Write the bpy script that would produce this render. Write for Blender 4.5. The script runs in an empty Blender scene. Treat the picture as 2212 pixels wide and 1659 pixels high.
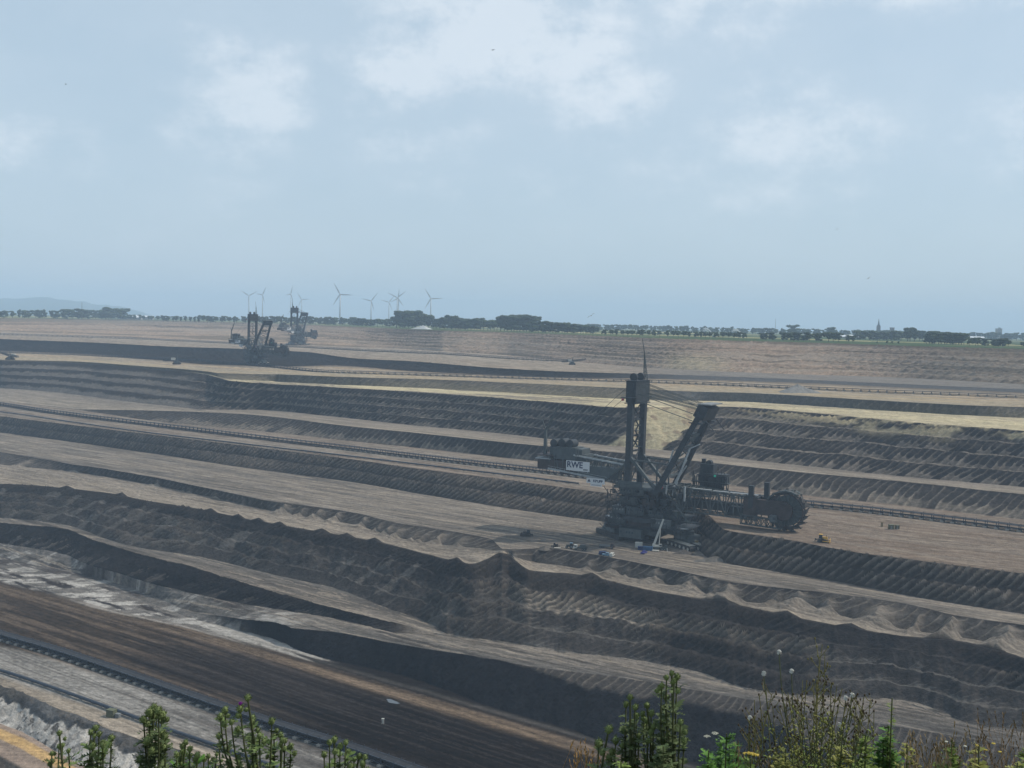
import bpy, bmesh, math, random
import numpy as np
from mathutils import Vector, Matrix
R = math.radians
scene = bpy.context.scene
COL = scene.collection

# ------------------------------------------------------------------ camera
F = 2371.0                      # focal length in the unit the surveying below uses (frame 2212 x 1659)
PITCH, ROLL = R(3.133), R(1.346)
_f = np.array([0, math.cos(PITCH), -math.sin(PITCH)])
_r0 = np.array([1.0, 0, 0])
_u0 = np.cross(_r0, _f)
_r = math.cos(ROLL)*_r0 + math.sin(ROLL)*_u0
_u = -math.sin(ROLL)*_r0 + math.cos(ROLL)*_u0
cam_d = bpy.data.cameras.new('camera')
cam_d.sensor_width = 36
cam_d.lens = 36*F/2212
cam_d.clip_start = 0.1
cam_d.clip_end = 60000
cam = bpy.data.objects.new('camera', cam_d)
COL.objects.link(cam)
M = Matrix.Identity(4)
for i in range(3):
    M[i][0], M[i][1], M[i][2] = _r[i], _u[i], -_f[i]
cam.matrix_world = M
scene.camera = cam

# ------------------------------------------------------------------ sky, sun, exposure
SUN_EL, SUN_AZ = R(50), R(82)   # azimuth clockwise from the view direction (+Y)
world = bpy.data.worlds.new('World')
scene.world = world
world.use_nodes = True
wn, wl = world.node_tree.nodes, world.node_tree.links
wn.clear()
def nd(nt, typ, **kw):
    n = nt.nodes.new(typ)
    for k, v in kw.items():
        if k == 'inp':
            for kk, vv in v.items(): n.inputs[kk].default_value = vv
        else: setattr(n, k, v)
    return n
def mth(nt, op, a, b=None, c=None, clamp=False):
    n = nt.nodes.new('ShaderNodeMath'); n.operation = op; n.use_clamp = clamp
    for i, v in enumerate((a, b, c)):
        if v is None: continue
        if isinstance(v, (int, float)): n.inputs[i].default_value = v
        else: nt.links.new(v, n.inputs[i])
    return n.outputs[0]
def build_world():
    nt = world.node_tree
    sky = nd(nt, 'ShaderNodeTexSky', sky_type='NISHITA', sun_disc=False, sun_elevation=SUN_EL,
             sun_rotation=SUN_AZ, altitude=80, air_density=1.0, dust_density=2.2, ozone_density=1.0)
    tc = nd(nt, 'ShaderNodeTexCoord')
    sep = nd(nt, 'ShaderNodeSeparateXYZ'); nt.links.new(tc.outputs['Generated'], sep.inputs[0])
    X, Y, Z = sep.outputs
    az = mth(nt, 'ARCTAN2', X, Y)
    el = mth(nt, 'ARCSINE', Z)
    # soft warp so that cloud outlines billow
    comb = nd(nt, 'ShaderNodeCombineXYZ')
    nt.links.new(az, comb.inputs[0]); nt.links.new(mth(nt, 'MULTIPLY', el, 1.5), comb.inputs[1])
    def noise(scale, detail, rough, off):
        mp = nd(nt, 'ShaderNodeMapping'); mp.inputs['Location'].default_value = off
        nt.links.new(comb.outputs[0], mp.inputs[0])
        n = nd(nt, 'ShaderNodeTexNoise', inp={'Scale': scale, 'Detail': detail, 'Roughness': rough})
        nt.links.new(mp.outputs[0], n.inputs['Vector'])
        return n.outputs[0]
    wa = mth(nt, 'MULTIPLY', mth(nt, 'SUBTRACT', noise(9, 8, .68, (3, 1, 0)), .5), .115)
    wb = mth(nt, 'MULTIPLY', mth(nt, 'SUBTRACT', noise(10, 8, .68, (8, 5, 2)), .5), .10)
    az2, el2 = mth(nt, 'ADD', az, wa), mth(nt, 'ADD', el, wb)
    tot = None
    # cumulus banks: direction (azimuth, elevation in degrees), half sizes, strength
    blobs = [(-13.8, 11.3, 2.6, 2.2, .55), (-14.8, 9.0, 3.2, 1.6, .40), (-25.5, 7.6, 4.4, 1.7, .42),
             (-2.2, 14.6, 4.2, 2.1, .80), (-5.6, 12.6, 2.6, 1.8, .66), (3.2, 14.0, 2.9, 2.2, .66), (4.6, 11.6, 3.0, 1.8, .55),
             (-4.8, 9.4, 4.4, 1.2, .35), (-5, 6.8, 3.0, 1.1, .30), (-14, 6.0, 4.4, 1.6, .24),
             (9.0, 8.6, 4.2, 1.3, .34), (14.2, 9.8, 4.0, 1.9, .52), (12.6, 7.2, 6.5, 1.5, .32),
             (9.8, 16.2, 4.2, 2.2, .48), (16.5, 17.0, 6.0, 1.7, .50), (24, 16.8, 4.5, 1.4, .52),
             (24.6, 9.2, 3.6, 2.0, .38), (25, 5.6, 4, 1.4, .2), (0.5, 6.9, 4.0, 1.0, .22), (-24, 14.5, 4.6, 1.8, .14), (-20, 3.6, 7, 1.6, .16)]
    for a, e, wx, wy, st in blobs:
        dx = mth(nt, 'MULTIPLY', mth(nt, 'SUBTRACT', az2, R(a)), 1/R(wx))
        dy = mth(nt, 'MULTIPLY', mth(nt, 'SUBTRACT', el2, R(e)), 1/R(wy))
        d = mth(nt, 'ADD', mth(nt, 'MULTIPLY', dx, dx), mth(nt, 'MULTIPLY', dy, dy))
        v = mth(nt, 'MULTIPLY', mth(nt, 'POWER', 2.718, mth(nt, 'MULTIPLY', d, -.50)), st)
        tot = v if tot is None else mth(nt, 'MAXIMUM', tot, v)
    fine = noise(16, 10, .66, (1, 9, 4))
    c = mth(nt, 'MULTIPLY', tot, mth(nt, 'ADD', -.75, mth(nt, 'MULTIPLY', fine, 3.4)))
    rmp = nd(nt, 'ShaderNodeMapRange', interpolation_type='SMOOTHSTEP',
             inp={'From Min': .14, 'From Max': .66, 'To Min': 0.0, 'To Max': 1.0})
    nt.links.new(c, rmp.inputs[0])
    veil = mth(nt, 'MULTIPLY', mth(nt, 'SUBTRACT', noise(3.2, 8, .62, (5, 2, 7)), .34), .5)
    vm = nd(nt, 'ShaderNodeMix', data_type='RGBA'); vm.inputs[0].default_value = .72; vm.inputs[7].default_value = VEIL_COL
    nt.links.new(sky.outputs[0], vm.inputs[6])
    fac = mth(nt, 'ADD', mth(nt, 'MULTIPLY', rmp.outputs[0], .46), mth(nt, 'MAXIMUM', veil, 0.0), clamp=True)
    mix = nd(nt, 'ShaderNodeMix', data_type='RGBA')
    nt.links.new(fac, mix.inputs[0]); nt.links.new(vm.outputs[2], mix.inputs[6])
    mix.inputs[7].default_value = CLOUD_COL
    bg = nd(nt, 'ShaderNodeBackground', inp={'Strength': SKY_STR})
    nt.links.new(mix.outputs[2], bg.inputs[0])
    out = nd(nt, 'ShaderNodeOutputWorld'); nt.links.new(bg.outputs[0], out.inputs[0])
SKY_STR = 0.10
CLOUD_COL = (6.7, 7.1, 7.5, 1)

VEIL_COL = (4.0, 5.05, 5.85, 1)
build_world()
sun_d = bpy.data.lights.new('sun', 'SUN'); sun_d.energy = 2.7; sun_d.angle = R(0.9); sun_d.color = (1, .93, .82)
sun = bpy.data.objects.new('sun', sun_d); COL.objects.link(sun)
_sd = Vector((math.sin(SUN_AZ)*math.cos(SUN_EL), math.cos(SUN_AZ)*math.cos(SUN_EL), math.sin(SUN_EL)))
sun.rotation_euler = _sd.to_track_quat('Z', 'Y').to_euler()
scene.view_settings.view_transform = 'Standard'
scene.view_settings.look = 'None'
scene.view_settings.exposure = 0.42
scene.view_settings.gamma = 1
scene.cycles.max_bounces = 5
scene.cycles.volume_bounces = 2
scene.cycles.transparent_max_bounces = 8
scene.cycles.use_denoising = True

# ------------------------------------------------------------------ surveying helpers
def ray(x, y):
    """direction of a sight line, frame 2212 x 1659"""
    x = np.asarray(x, float); y = np.asarray(y, float)
    return _f*F + np.multiply.outer(x-1106, _r) - np.multiply.outer(y-829.5, _u)
def at(x, y, z):
    """where a sight line meets the level z"""
    d = ray(x, y); return Vector(d*(z/d[2]))
def at_dist(x, y, Y):
    d = ray(x, y); return Vector(d*(Y/d[1]))
def lin(c):
    return tuple(((v/255)/12.92 if v/255 <= .04045 else ((v/255+.055)/1.055)**2.4) for v in c)
# ------------------------------------------------------------------ noise
_rng = np.random.RandomState(7)
_P = _rng.permutation(4096); _G = _rng.rand(4096).astype(np.float32)
def vnoise(x, y, seed=0):
    xi = np.floor(x).astype(np.int64); yi = np.floor(y).astype(np.int64)
    fx = (x-xi); fy = (y-yi)
    fx = fx*fx*fx*(fx*(fx*6-15)+10); fy = fy*fy*fy*(fy*(fy*6-15)+10)
    def h(a, b): return _G[(_P[(a+seed*131) & 4095]+b*7+seed*17) & 4095]
    def hh(a, b): return _G[_P[(_P[(a+seed*131) & 4095]+b+seed*17) & 4095]]
    v00, v10, v01, v11 = hh(xi, yi), hh(xi+1, yi), hh(xi, yi+1), hh(xi+1, yi+1)
    return (v00*(1-fx)+v10*fx)*(1-fy)+(v01*(1-fx)+v11*fx)*fy
def fbm(x, y, oct=4, seed=0, gain=.5):
    a, s, t = 1.0, 0.0, 0.0
    for i in range(oct):
        s = s+a*vnoise(x*2**i, y*2**i, seed+i); t += a; a *= gain
    return s/t          # 0..1
def sstep(a, b, x):
    t = np.clip((x-a)/(b-a), 0, 1); return t*t*(3-2*t)

# ------------------------------------------------------------------ break lines of the benches (surveyed crest and toe lines)
VPX, VPY = -2100.0, 624.0
def interp_smooth(xs, ys, x):
    xs, ys = np.asarray(xs, float), np.asarray(ys, float)
    d = np.diff(ys)/np.diff(xs)
    m = np.empty_like(ys); m[0], m[-1] = d[0], d[-1]
    for i in range(1, len(ys)-1):
        m[i] = 0 if d[i-1]*d[i] <= 0 else 2*d[i-1]*d[i]/(d[i-1]+d[i])
    i = np.clip(np.searchsorted(xs, x)-1, 0, len(xs)-2)
    h = xs[i+1]-xs[i]; t = (x-xs[i])/h
    return ((2*t**3-3*t**2+1)*ys[i]+(t**3-2*t**2+t)*h*m[i]+(-2*t**3+3*t**2)*ys[i+1]+(t**3-t**2)*h*m[i+1])
XS = np.arange(-1150, 3360, 4.0)
def line(pts, zp):
    xs, ys = [p[0] for p in pts], [p[1] for p in pts]
    y = interp_smooth(xs, ys, np.clip(XS, xs[0], xs[-1]))
    lo, hi = XS < xs[0], XS > xs[-1]
    y[lo] = VPY+(ys[0]-VPY)*(XS[lo]-VPX)/(xs[0]-VPX)
    y[hi] = VPY+(ys[-1]-VPY)*(XS[hi]-VPX)/(xs[-1]-VPX)
    z = np.interp(XS, [p[0] for p in zp], [p[1] for p in zp])
    d = ray(XS, y); t = z/d[:, 2]
    return d[:, 0]*t, d[:, 1]*t, z
LINES = dict(
 B0=line([(0, 1632), (60, 1665), (1000, 2109)], [(0, -181)]),
 T0=line([(0, 1562), (60, 1587), (130, 1626), (200, 1662), (1000, 2000)], [(0, -180)]),
 C0=line([(0, 1482), (40, 1494), (100, 1521), (170, 1546), (250, 1579), (330, 1602), (420, 1630), (480, 1655), (1000, 1840)], [(0, -171)]),
 T1=line([(0, 1226), (200, 1264), (330, 1303), (417, 1336), (590, 1380), (677, 1415), (768, 1436), (887, 1464), (1060, 1526), (1234, 1576), (1303, 1600), (1477, 1642), (2212, 1830)],
         [(0, -169.5), (417, -168.5), (700, -171), (1300, -173), (2212, -174)]),
 C1=line([(0, 1206), (200, 1245), (330, 1287), (417, 1322), (520, 1336), (590, 1352), (713, 1364), (887, 1396), (1060, 1423), (1154, 1441), (1303, 1458), (1442, 1479), (1617, 1510), (1791, 1545), (1964, 1573), (2138, 1601), (2212, 1615)],
         [(0, -168.5), (417, -167), (600, -161), (1300, -157), (2212, -153)]),
 T2a=line([(0, 1173), (139, 1197), (180, 1215), (243, 1237), (382, 1273), (521, 1304), (660, 1325), (768, 1346), (869, 1369), (950, 1371), (1015, 1382), (1130, 1398), (1338, 1428), (1481, 1450), (1635, 1495), (1791, 1512), (1947, 1519), (2103, 1571), (2212, 1585)],
          [(0, -162), (768, -159), (1300, -156.5), (2212, -152.6)]),
 C2a=line([(0, 1128), (139, 1142), (208, 1168), (305, 1196), (416, 1224), (521, 1257), (660, 1297), (768, 1325), (860, 1347), (940, 1366), (1015, 1380), (1130, 1395), (1338, 1424), (1481, 1447), (1635, 1492), (1791, 1509), (1947, 1516), (2103, 1568), (2212, 1582)],
          [(0, -151), (768, -155), (860, -156.5), (950, -158), (1300, -156.3), (2212, -152.3)]),
 T3=line([(0, 1118), (139, 1133), (208, 1156), (278, 1179), (417, 1200), (521, 1224), (625, 1249), (713, 1266), (783, 1291), (852, 1319), (928, 1345), (970, 1370), (1015, 1377), (1130, 1391), (1199, 1408), (1338, 1420), (1444, 1437), (1548, 1468), (1635, 1489), (1791, 1506), (1947, 1512), (2034, 1535), (2103, 1565), (2212, 1579)],
         [(0, -150.5), (768, -154.5), (860, -155.5), (960, -157.5), (1300, -156), (2212, -152)]),
 C3=line([(0, 1045), (52, 1047), (139, 1054), (243, 1066), (312, 1080), (417, 1097), (521, 1118), (625, 1137), (713, 1152), (800, 1167), (887, 1187), (973, 1210), (1020, 1217), (1052, 1207), (1080, 1194), (1098, 1197), (1115, 1212), (1147, 1232), (1254, 1241), (1355, 1264), (1444, 1281), (1565, 1302), (1687, 1326), (1791, 1347), (1930, 1371), (2069, 1385), (2140, 1400), (2212, 1420)],
         [(0, -131), (960, -131), (1045, -129), (1085, -126), (1110, -129), (1150, -132), (2212, -132)]),
 T4=line([(0, 1003), (173, 1021), (312, 1044), (451, 1073), (625, 1111), (768, 1134), (852, 1160), (950, 1176), (1030, 1184), (1085, 1190), (1115, 1204), (1150, 1213), (1217, 1222), (1373, 1249), (1477, 1269), (1565, 1294), (1739, 1312), (1895, 1350), (2034, 1372), (2212, 1396)],
         [(0, -131), (950, -131), (1045, -127.5), (1085, -125.6), (1110, -128), (1150, -132), (2212, -132)]),
 C4=line([(0, 976), (104, 993), (243, 1021), (347, 1037), (521, 1073), (768, 1108), (852, 1128), (991, 1150), (1060, 1164), (1088, 1186), (1110, 1186), (1175, 1184), (1240, 1191), (1303, 1201), (1481, 1236), (1583, 1257), (1704, 1271), (1826, 1285), (1964, 1305), (2069, 1330), (2212, 1349)],
         [(0, -125), (2212, -125)]),
 T5=line([(0, 934), (173, 957), (347, 982), (521, 1009), (768, 1042), (900, 1065), (1100, 1098), (1250, 1120), (1350, 1132), (1484, 1146), (1500, 1160), (1512, 1190), (1538, 1208), (1687, 1236), (1826, 1259), (1999, 1293), (2212, 1326)],
         [(0, -124.7), (2212, -124.7)]),
 C5=line([(0, 899), (173, 920), (347, 941), (521, 962), (768, 993), (900, 1012), (1100, 1037), (1250, 1057), (1330, 1068), (1420, 1080), (1480, 1093), (1530, 1112), (1565, 1144), (1687, 1163), (1826, 1189), (2034, 1217), (2212, 1239)],
         [(0, -110), (2212, -110)]),
 T6=line([(0, 866), (163, 884.5), (243, 896), (347, 911), (451, 921), (590, 934), (768, 954), (900, 967), (1126, 992), (1350, 1018), (1528, 1043), (1662, 1056), (1755, 1071), (1900, 1086), (2212, 1122)],
         [(0, -106), (163, -107), (350, -110), (2212, -109.8)]),
 C6=line([(0, 865), (163, 883.5), (347, 887), (521, 894), (768, 922), (900, 935), (1097, 956), (1350, 979), (1496, 995), (1755, 1022), (1900, 1035), (2212, 1067)],
         [(0, -105.7), (163, -106.5), (350, -101), (500, -98), (2212, -98)]),
 T7=line([(0, 838), (100, 845), (200, 857), (300, 870), (410, 882), (440, 885), (560, 885), (713, 899), (887, 918), (1060, 934), (1305, 961), (1496, 978), (1633, 995), (1755, 1008), (1900, 1024), (2212, 1052)],
         [(0, -98), (2212, -97.6)]),
 C7=line([(0, 780), (150, 784), (300, 795), (440, 808), (500, 823), (600, 830), (713, 836), (887, 846), (1060, 858), (1234, 872), (1350, 880), (1558, 878), (1756, 891), (1964, 911), (2212, 930)],
         [(0, -65), (440, -66), (600, -70.5), (2212, -65.5)]),
 T8=line([(0, 779), (150, 783), (300, 794), (440, 806.5), (500, 819), (600, 824), (713, 830), (887, 837), (1060, 846), (1234, 856), (1420, 864), (1583, 867), (1826, 881), (1999, 892), (2212, 903)],
         [(0, -64.5), (440, -65.5), (600, -70), (2212, -65)]),
 C8=line([(0, 778), (150, 782), (300, 793), (440, 804), (520, 807), (640, 810), (713, 813), (956, 820), (1164, 829), (1348, 838), (1444, 843), (1687, 853), (1964, 871), (2212, 879)],
         [(0, -63.5), (440, -63), (768, -61), (2212, -57)]),
 T9=line([(0, 757), (208, 766), (350, 778), (451, 787), (625, 791), (713, 789), (887, 801), (1026, 808), (1234, 815), (1481, 819), (2212, 848)],
         [(0, -62.5), (768, -60.5), (2212, -56.5)]),
 C9=line([(0, 732), (208, 740), (364, 748), (521, 753), (660, 760), (768, 774), (887, 780), (1060, 794), (1234, 803), (1481, 810), (2212, 841)],
         [(0, -45), (500, -51), (768, -53.5), (956, -52), (1234, -54), (1481, -55.5), (2212, -54.5)]),
 T10=line([(0, 718), (243, 727), (486, 738), (768, 749), (1060, 765), (1250, 782), (1444, 797), (1687, 807), (1930, 815), (2212, 830)],
          [(0, -45), (500, -50), (768, -52), (956, -49.5), (1100, -52), (1234, -52), (1481, -51), (2212, -51)]),
 C10=line([(0, 687), (243, 690), (600, 699), (768, 706), (956, 714), (1100, 718), (1234, 723), (1481, 733), (1756, 740), (1964, 747), (2212, 754)],
          [(0, -15), (2212, -15)]),
)
ORDER = ['B0', 'T0', 'C0', 'T1', 'C1', 'T2a', 'C2a', 'T3', 'C3', 'T4', 'C4', 'T5', 'C5', 'T6', 'C6', 'T7', 'C7', 'T8', 'C8', 'T9', 'C9', 'T10', 'C10']
xg = np.concatenate([np.linspace(-900, -40, 110)[:-1], np.arange(-40, 2254, 2.1), np.linspace(2260, 3150, 110)])
MG = (xg-1106)/F                 # columns: tangent of azimuth
def on_cols(L):
    X, Y, z = L; m = X/Y; o = np.argsort(m)
    return np.interp(MG, m[o], Y[o]), np.interp(MG, m[o], z[o])
BY, BZ = [], []
for k in ORDER:
    Yk, zk = on_cols(LINES[k]); BY.append(Yk); BZ.append(zk)
# natural irregularity of crest and toe lines
for i in range(len(BY)):
    s = (-.804*MG+.595)*BY[i]
    amp = 2.2 if ORDER[i] in ('C3', 'T3', 'C2a', 'T2a', 'C7', 'T7', 'C9', 'T9') else 1.1
    if ORDER[i] in ('T0', 'C0'): amp = 2.5
    fine_ = 1.5 if ORDER[i] in ('T2a', 'C2a', 'T1') else .3
    BY[i] = BY[i]+amp*(fbm(s/18, s*0+i*3.3, 4, 20+i)-.5)*2+fine_*(fbm(s/4.5, s*0+i*5.1, 3, 60+i)-.5)*2
for i in range(1, len(BY)):
    BY[i] = np.maximum(BY[i], BY[i-1]+.6)
# ground in front of the pit floor, up the near wall to the camera's bank, and the plain behind the far rim
o = np.ones_like(MG)
pre = [(5.0*o, -2.6*o), (50*o, -34*o), (np.minimum(120*o, BY[0]-80), -140*o), (BY[0]-55, -189*o), (BY[0]-12, -189*o)]
post = [(4200*o, -15*o), (9000*o, -15*o), (40000*o, -15*o)]
AY = np.array([p[0] for p in pre]+BY+[p[0] for p in post]); AZ = np.array([p[1] for p in pre]+BZ+[p[1] for p in post])
NP = len(pre)
# per segment: rows, lower colour, upper colour, spoil colour, terraces, groove depth, groove pitch, talus share, roughness of relief
SOIL = dict(
 pink=(.27, .205, .16),
 pale=(.178, .153, .128), sand=(.240, .202, .160), grey=(.112, .102, .092), dgrey=(.050, .044, .040), dark=(.026, .023, .0225), coal=(.006, .006, .007),
 brown=(.092, .068, .05), dbrown=(.021, .0175, .0165), white=(.46, .43, .39), ochre=(.46, .30, .13), yellow=(.43, .365, .235), orange=(.30, .22, .155),
 olive=(.115, .10, .07), red=(.215, .158, .12), green=(.055, .10, .035), rust=(.165, .115, .083), bluish=(.125, .122, .12))
S = {k: np.array(v) for k, v in SOIL.items()}
SEG = {
 'B0': dict(n=50, a='pink', b='pink', c='grey', ca=.2, rel=.35),                       # P0 lowest road
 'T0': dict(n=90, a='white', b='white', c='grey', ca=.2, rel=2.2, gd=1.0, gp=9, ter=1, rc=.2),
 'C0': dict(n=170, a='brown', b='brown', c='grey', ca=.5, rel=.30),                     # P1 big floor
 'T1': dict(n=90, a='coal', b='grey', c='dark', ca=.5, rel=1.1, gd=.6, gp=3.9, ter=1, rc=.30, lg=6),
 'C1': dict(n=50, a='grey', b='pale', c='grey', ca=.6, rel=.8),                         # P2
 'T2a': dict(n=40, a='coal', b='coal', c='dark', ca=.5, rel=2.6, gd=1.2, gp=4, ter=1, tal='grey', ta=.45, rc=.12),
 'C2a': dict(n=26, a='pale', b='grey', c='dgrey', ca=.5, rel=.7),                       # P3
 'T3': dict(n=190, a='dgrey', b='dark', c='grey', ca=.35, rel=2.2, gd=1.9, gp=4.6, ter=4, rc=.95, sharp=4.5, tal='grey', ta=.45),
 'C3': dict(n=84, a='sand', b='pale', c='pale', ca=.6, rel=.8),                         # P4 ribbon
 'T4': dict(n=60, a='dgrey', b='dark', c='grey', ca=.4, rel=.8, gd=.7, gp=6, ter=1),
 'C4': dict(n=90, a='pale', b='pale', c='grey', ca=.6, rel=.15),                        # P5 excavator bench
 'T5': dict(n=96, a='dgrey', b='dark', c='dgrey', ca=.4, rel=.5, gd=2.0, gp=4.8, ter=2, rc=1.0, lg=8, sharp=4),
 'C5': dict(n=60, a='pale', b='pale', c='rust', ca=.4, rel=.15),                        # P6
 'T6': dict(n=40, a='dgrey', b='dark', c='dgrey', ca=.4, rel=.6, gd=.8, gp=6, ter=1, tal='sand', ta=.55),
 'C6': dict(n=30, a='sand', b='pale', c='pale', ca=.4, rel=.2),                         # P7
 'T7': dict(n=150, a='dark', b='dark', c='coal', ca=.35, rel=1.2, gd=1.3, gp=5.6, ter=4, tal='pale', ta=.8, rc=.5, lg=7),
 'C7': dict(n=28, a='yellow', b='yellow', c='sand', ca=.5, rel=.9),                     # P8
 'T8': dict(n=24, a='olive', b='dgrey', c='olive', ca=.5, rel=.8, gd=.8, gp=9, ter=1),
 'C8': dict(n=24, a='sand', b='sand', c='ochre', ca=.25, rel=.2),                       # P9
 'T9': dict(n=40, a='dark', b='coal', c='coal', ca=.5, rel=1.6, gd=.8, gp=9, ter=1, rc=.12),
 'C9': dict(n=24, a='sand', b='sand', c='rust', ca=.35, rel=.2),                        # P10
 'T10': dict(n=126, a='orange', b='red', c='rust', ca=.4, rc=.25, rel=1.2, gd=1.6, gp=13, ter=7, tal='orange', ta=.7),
}
rowsY, rowsZ, rowsT, rowsK = [], [], [], []
names = ['N0', 'N1', 'N2', 'N3', 'N4']+ORDER+['F0', 'F1']
for k in range(len(AY)-1):
    nm = names[k] if k < len(names) else 'F2'
    n = SEG[nm]['n'] if nm in SEG else (30 if nm in ('C10', 'F0') else 12)
    last = k == len(AY)-2
    t = np.arange(n+(1 if last else 0))/n
    inv = 1/AY[k][None]*(1-t[:, None])+1/AY[k+1][None]*t[:, None]
    Yr = 1/inv
    if AY[k].mean() < 300: Yr = AY[k][None]*(1-t[:, None])+AY[k+1][None]*t[:, None]
    tt = np.clip((Yr-AY[k])/(AY[k+1]-AY[k]), 0, 1)
    rowsY.append(Yr); rowsT.append(tt); rowsK.append(np.full(len(t), k))
    rowsZ.append(AZ[k]*(1-tt)+AZ[k+1]*tt)
TY = np.concatenate(rowsY); TZ = np.concatenate(rowsZ); TT = np.concatenate(rowsT); TK = np.concatenate(rowsK)
TX = TY*MG[None]
TS = -.804*TX+.595*TY; TN = .595*TX+.804*TY
TC = np.zeros(TY.shape+(3,))
XI = MG[None]*F+1106+0*TY       # survey column of each point (for zones)
def zone(x0, x1, soft=30): return sstep(x0-soft, x0+soft, XI)*(1-sstep(x1-soft, x1+soft, XI))
def mix(a, b, f): return a*(1-f[..., None])+b*f[..., None]
def mottle(s, n_):
    c = mix(S['grey']*1.05*np.ones(s.shape+(3,)), S['white']*.60, sstep(.50, .60, fbm((s+n_)/9, (s-n_)/26, 5, 197, .6)))
    c = mix(c, S['dbrown']*2.2, sstep(.57, .66, fbm(s/45, n_/7, 5, 198, .6))*sstep(440, 500, s)*.8)
    return c*(1+.8*(fbm(s/5, n_/2, 4, 215, .6)-.5))[..., None]
for k in range(len(AY)-1):
    nm = names[k] if k < len(names) else 'F2'
    r = slice(*np.searchsorted(TK, [k, k+1]))
    s, n_, t, Xr, Yr = TS[r], TN[r], TT[r], XI[r], TY[r]
    if nm in SEG:
        g = SEG[nm]; slope = 'gd' in g
        rise = (AZ[k+1]-AZ[k])[None]
        st1 = fbm(s/90, n_/7, 5, 40+k)               # streaks along the benches
        st2 = fbm(s/22, n_/3.0, 5, 60+k, .6)
        ro = fbm(s/9, n_/9, 5, 80+k, .6)-.5
        if slope:
            nt = g['ter']
            wob = (fbm(s/55, s*0+k, 3, 90+k)-.5)*.9
            if nt > 1:
                u = np.clip(t*nt+wob*np.sin(np.pi*t), 0, nt-1e-6)
                fl = np.floor(u); fr = u-fl
            else:
                fl, fr = 0*t, t
            led = (.66 if nm == 'T10' else .78) if nt > 1 else 1.0
            fz = np.clip(fr/led, 0, 1)
            prof = (fl+fz)/nt
            prof = prof if nt > 1 else t**.92
            zz = AZ[k][None]+rise*prof
            # scraped grooves left by the bucket wheel
            Lg = g.get('lg', 8.0)
            amt = np.clip(np.abs(rise)/12, 0, 1)
            hv = (fbm(s/40, n_/25, 3, 100+k)-.5)
            ph = (s-Lg*(1-fz)**1.7+hv*10)/g['gp']+fl*.37
            fq = ph-np.floor(ph)
            ph = ph+.35*(vnoise(ph*.73, fl*2.3+k, 9)-.5)+.10*(fbm(s/3, n_/3, 3, 8)-.5); fq = ph-np.floor(ph)
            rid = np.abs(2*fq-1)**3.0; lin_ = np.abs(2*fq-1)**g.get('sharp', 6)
            irr = .35+1.1*fbm(np.floor(ph)*1.7, fl*3.1+k, 1, 5)
            bell = np.clip(np.sin(np.pi*np.clip(fz, 0, 1))**.6, 0, 1)
            keep = sstep(.30, .50, fbm(s/70, n_/40, 3, 110+k)) if nm in ('T3', 'T2a', 'T10') else 1
            zz = zz+1.7*g['gd']*rid*bell*amt*irr*keep
            zz = zz+g['rel']*ro*2*np.sin(np.pi*t)**.5*np.clip(amt+.3, 0, 1)+.8*(fbm(s/2.4, n_/2.4, 3, 155, .6)-.5)*np.sin(np.pi*t)**.5*np.clip(amt, 0, 1)
            TZ[r] = zz
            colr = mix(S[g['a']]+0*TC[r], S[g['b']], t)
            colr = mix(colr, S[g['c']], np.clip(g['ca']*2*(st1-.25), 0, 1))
            if 'tal' in g:
                gr = vnoise(np.floor(ph)*3.7+.5, fl*9.1+k, 131)
                fan = .55*fbm(s/60, fl*5+k, 3, 130+k)+.45*gr
                ta = (1-sstep(.24, .34, fz*(1+.5*(1-rid))-.45*(gr-.35)))*sstep(.64-.34*g['ta'], .70-.34*g['ta'], fan)*amt
                colr = mix(colr, S[g['tal']], np.clip(ta, 0, 1)*(.35+.5*rid))
                if nt > 1: colr = mix(colr, S[g['tal']]*(1.05 if nm == 'T10' else .85), (fr > led)*.85)
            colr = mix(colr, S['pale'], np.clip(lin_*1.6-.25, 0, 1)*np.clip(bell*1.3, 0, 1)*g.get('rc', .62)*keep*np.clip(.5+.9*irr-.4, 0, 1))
            colr = colr*(1+.9*(fbm(s/2.2, n_/5, 4, 150+k, .6)-.5))[..., None]
        else:
            amt = 1
            edge = np.sin(np.pi*np.clip(t, 0, 1))**.4
            TZ[r] += g['rel']*(ro*1.6+(st2-.5)*1.2)*edge
            colr = mix(S[g['a']]+0*TC[r], S[g['b']], t)
            colr = mix(colr, S[g['c']], np.clip(g['ca']*(st1-.35)*3.2, 0, 1))
            colr = colr*(1+.75*(st2-.5))[..., None]
        # ---- particular stretches
        if nm == 'T1':      # black seam under grey overburden
            seam = sstep(.70, .80, t+.22*(fbm(s/7, n_/30, 4, 7, .6)-.5)-.30*(1-sstep(1080, 1280, Xr))+.24*sstep(1650, 1850, Xr))
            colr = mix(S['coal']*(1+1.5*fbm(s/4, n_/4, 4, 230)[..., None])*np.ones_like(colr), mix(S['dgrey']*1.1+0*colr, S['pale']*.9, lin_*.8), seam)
        if nm == 'C0':      # great floor: pale by the pipe, tan haul road, black spills, chalky patch
            trk = fbm(s/170, n_/1.3, 5, 191, .62); trk2 = fbm(s/70, n_/4, 5, 192, .6)
            c0 = np.interp(s, [240, 300, 378, 415, 487, 564, 653], [374, 371, 368, 367, 364, 357, 350]); u = n_-c0+5*(fbm(s/60, s*0, 3, 196)-.5)
            w1 = s+60*(trk2-.5)+26*(st2-.5)
            colr = mix(S['brown']*.50+0*colr, S['brown']*.95, sstep(.45, .6, trk2))
            colr = mix(colr, S['dbrown'], sstep(520, 430, w1+.5*(u+40))*sstep(-58, -46, u)*.95)
            colr = mix(colr, S['dbrown']*.5, sstep(400, 310, w1)*.95)
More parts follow.
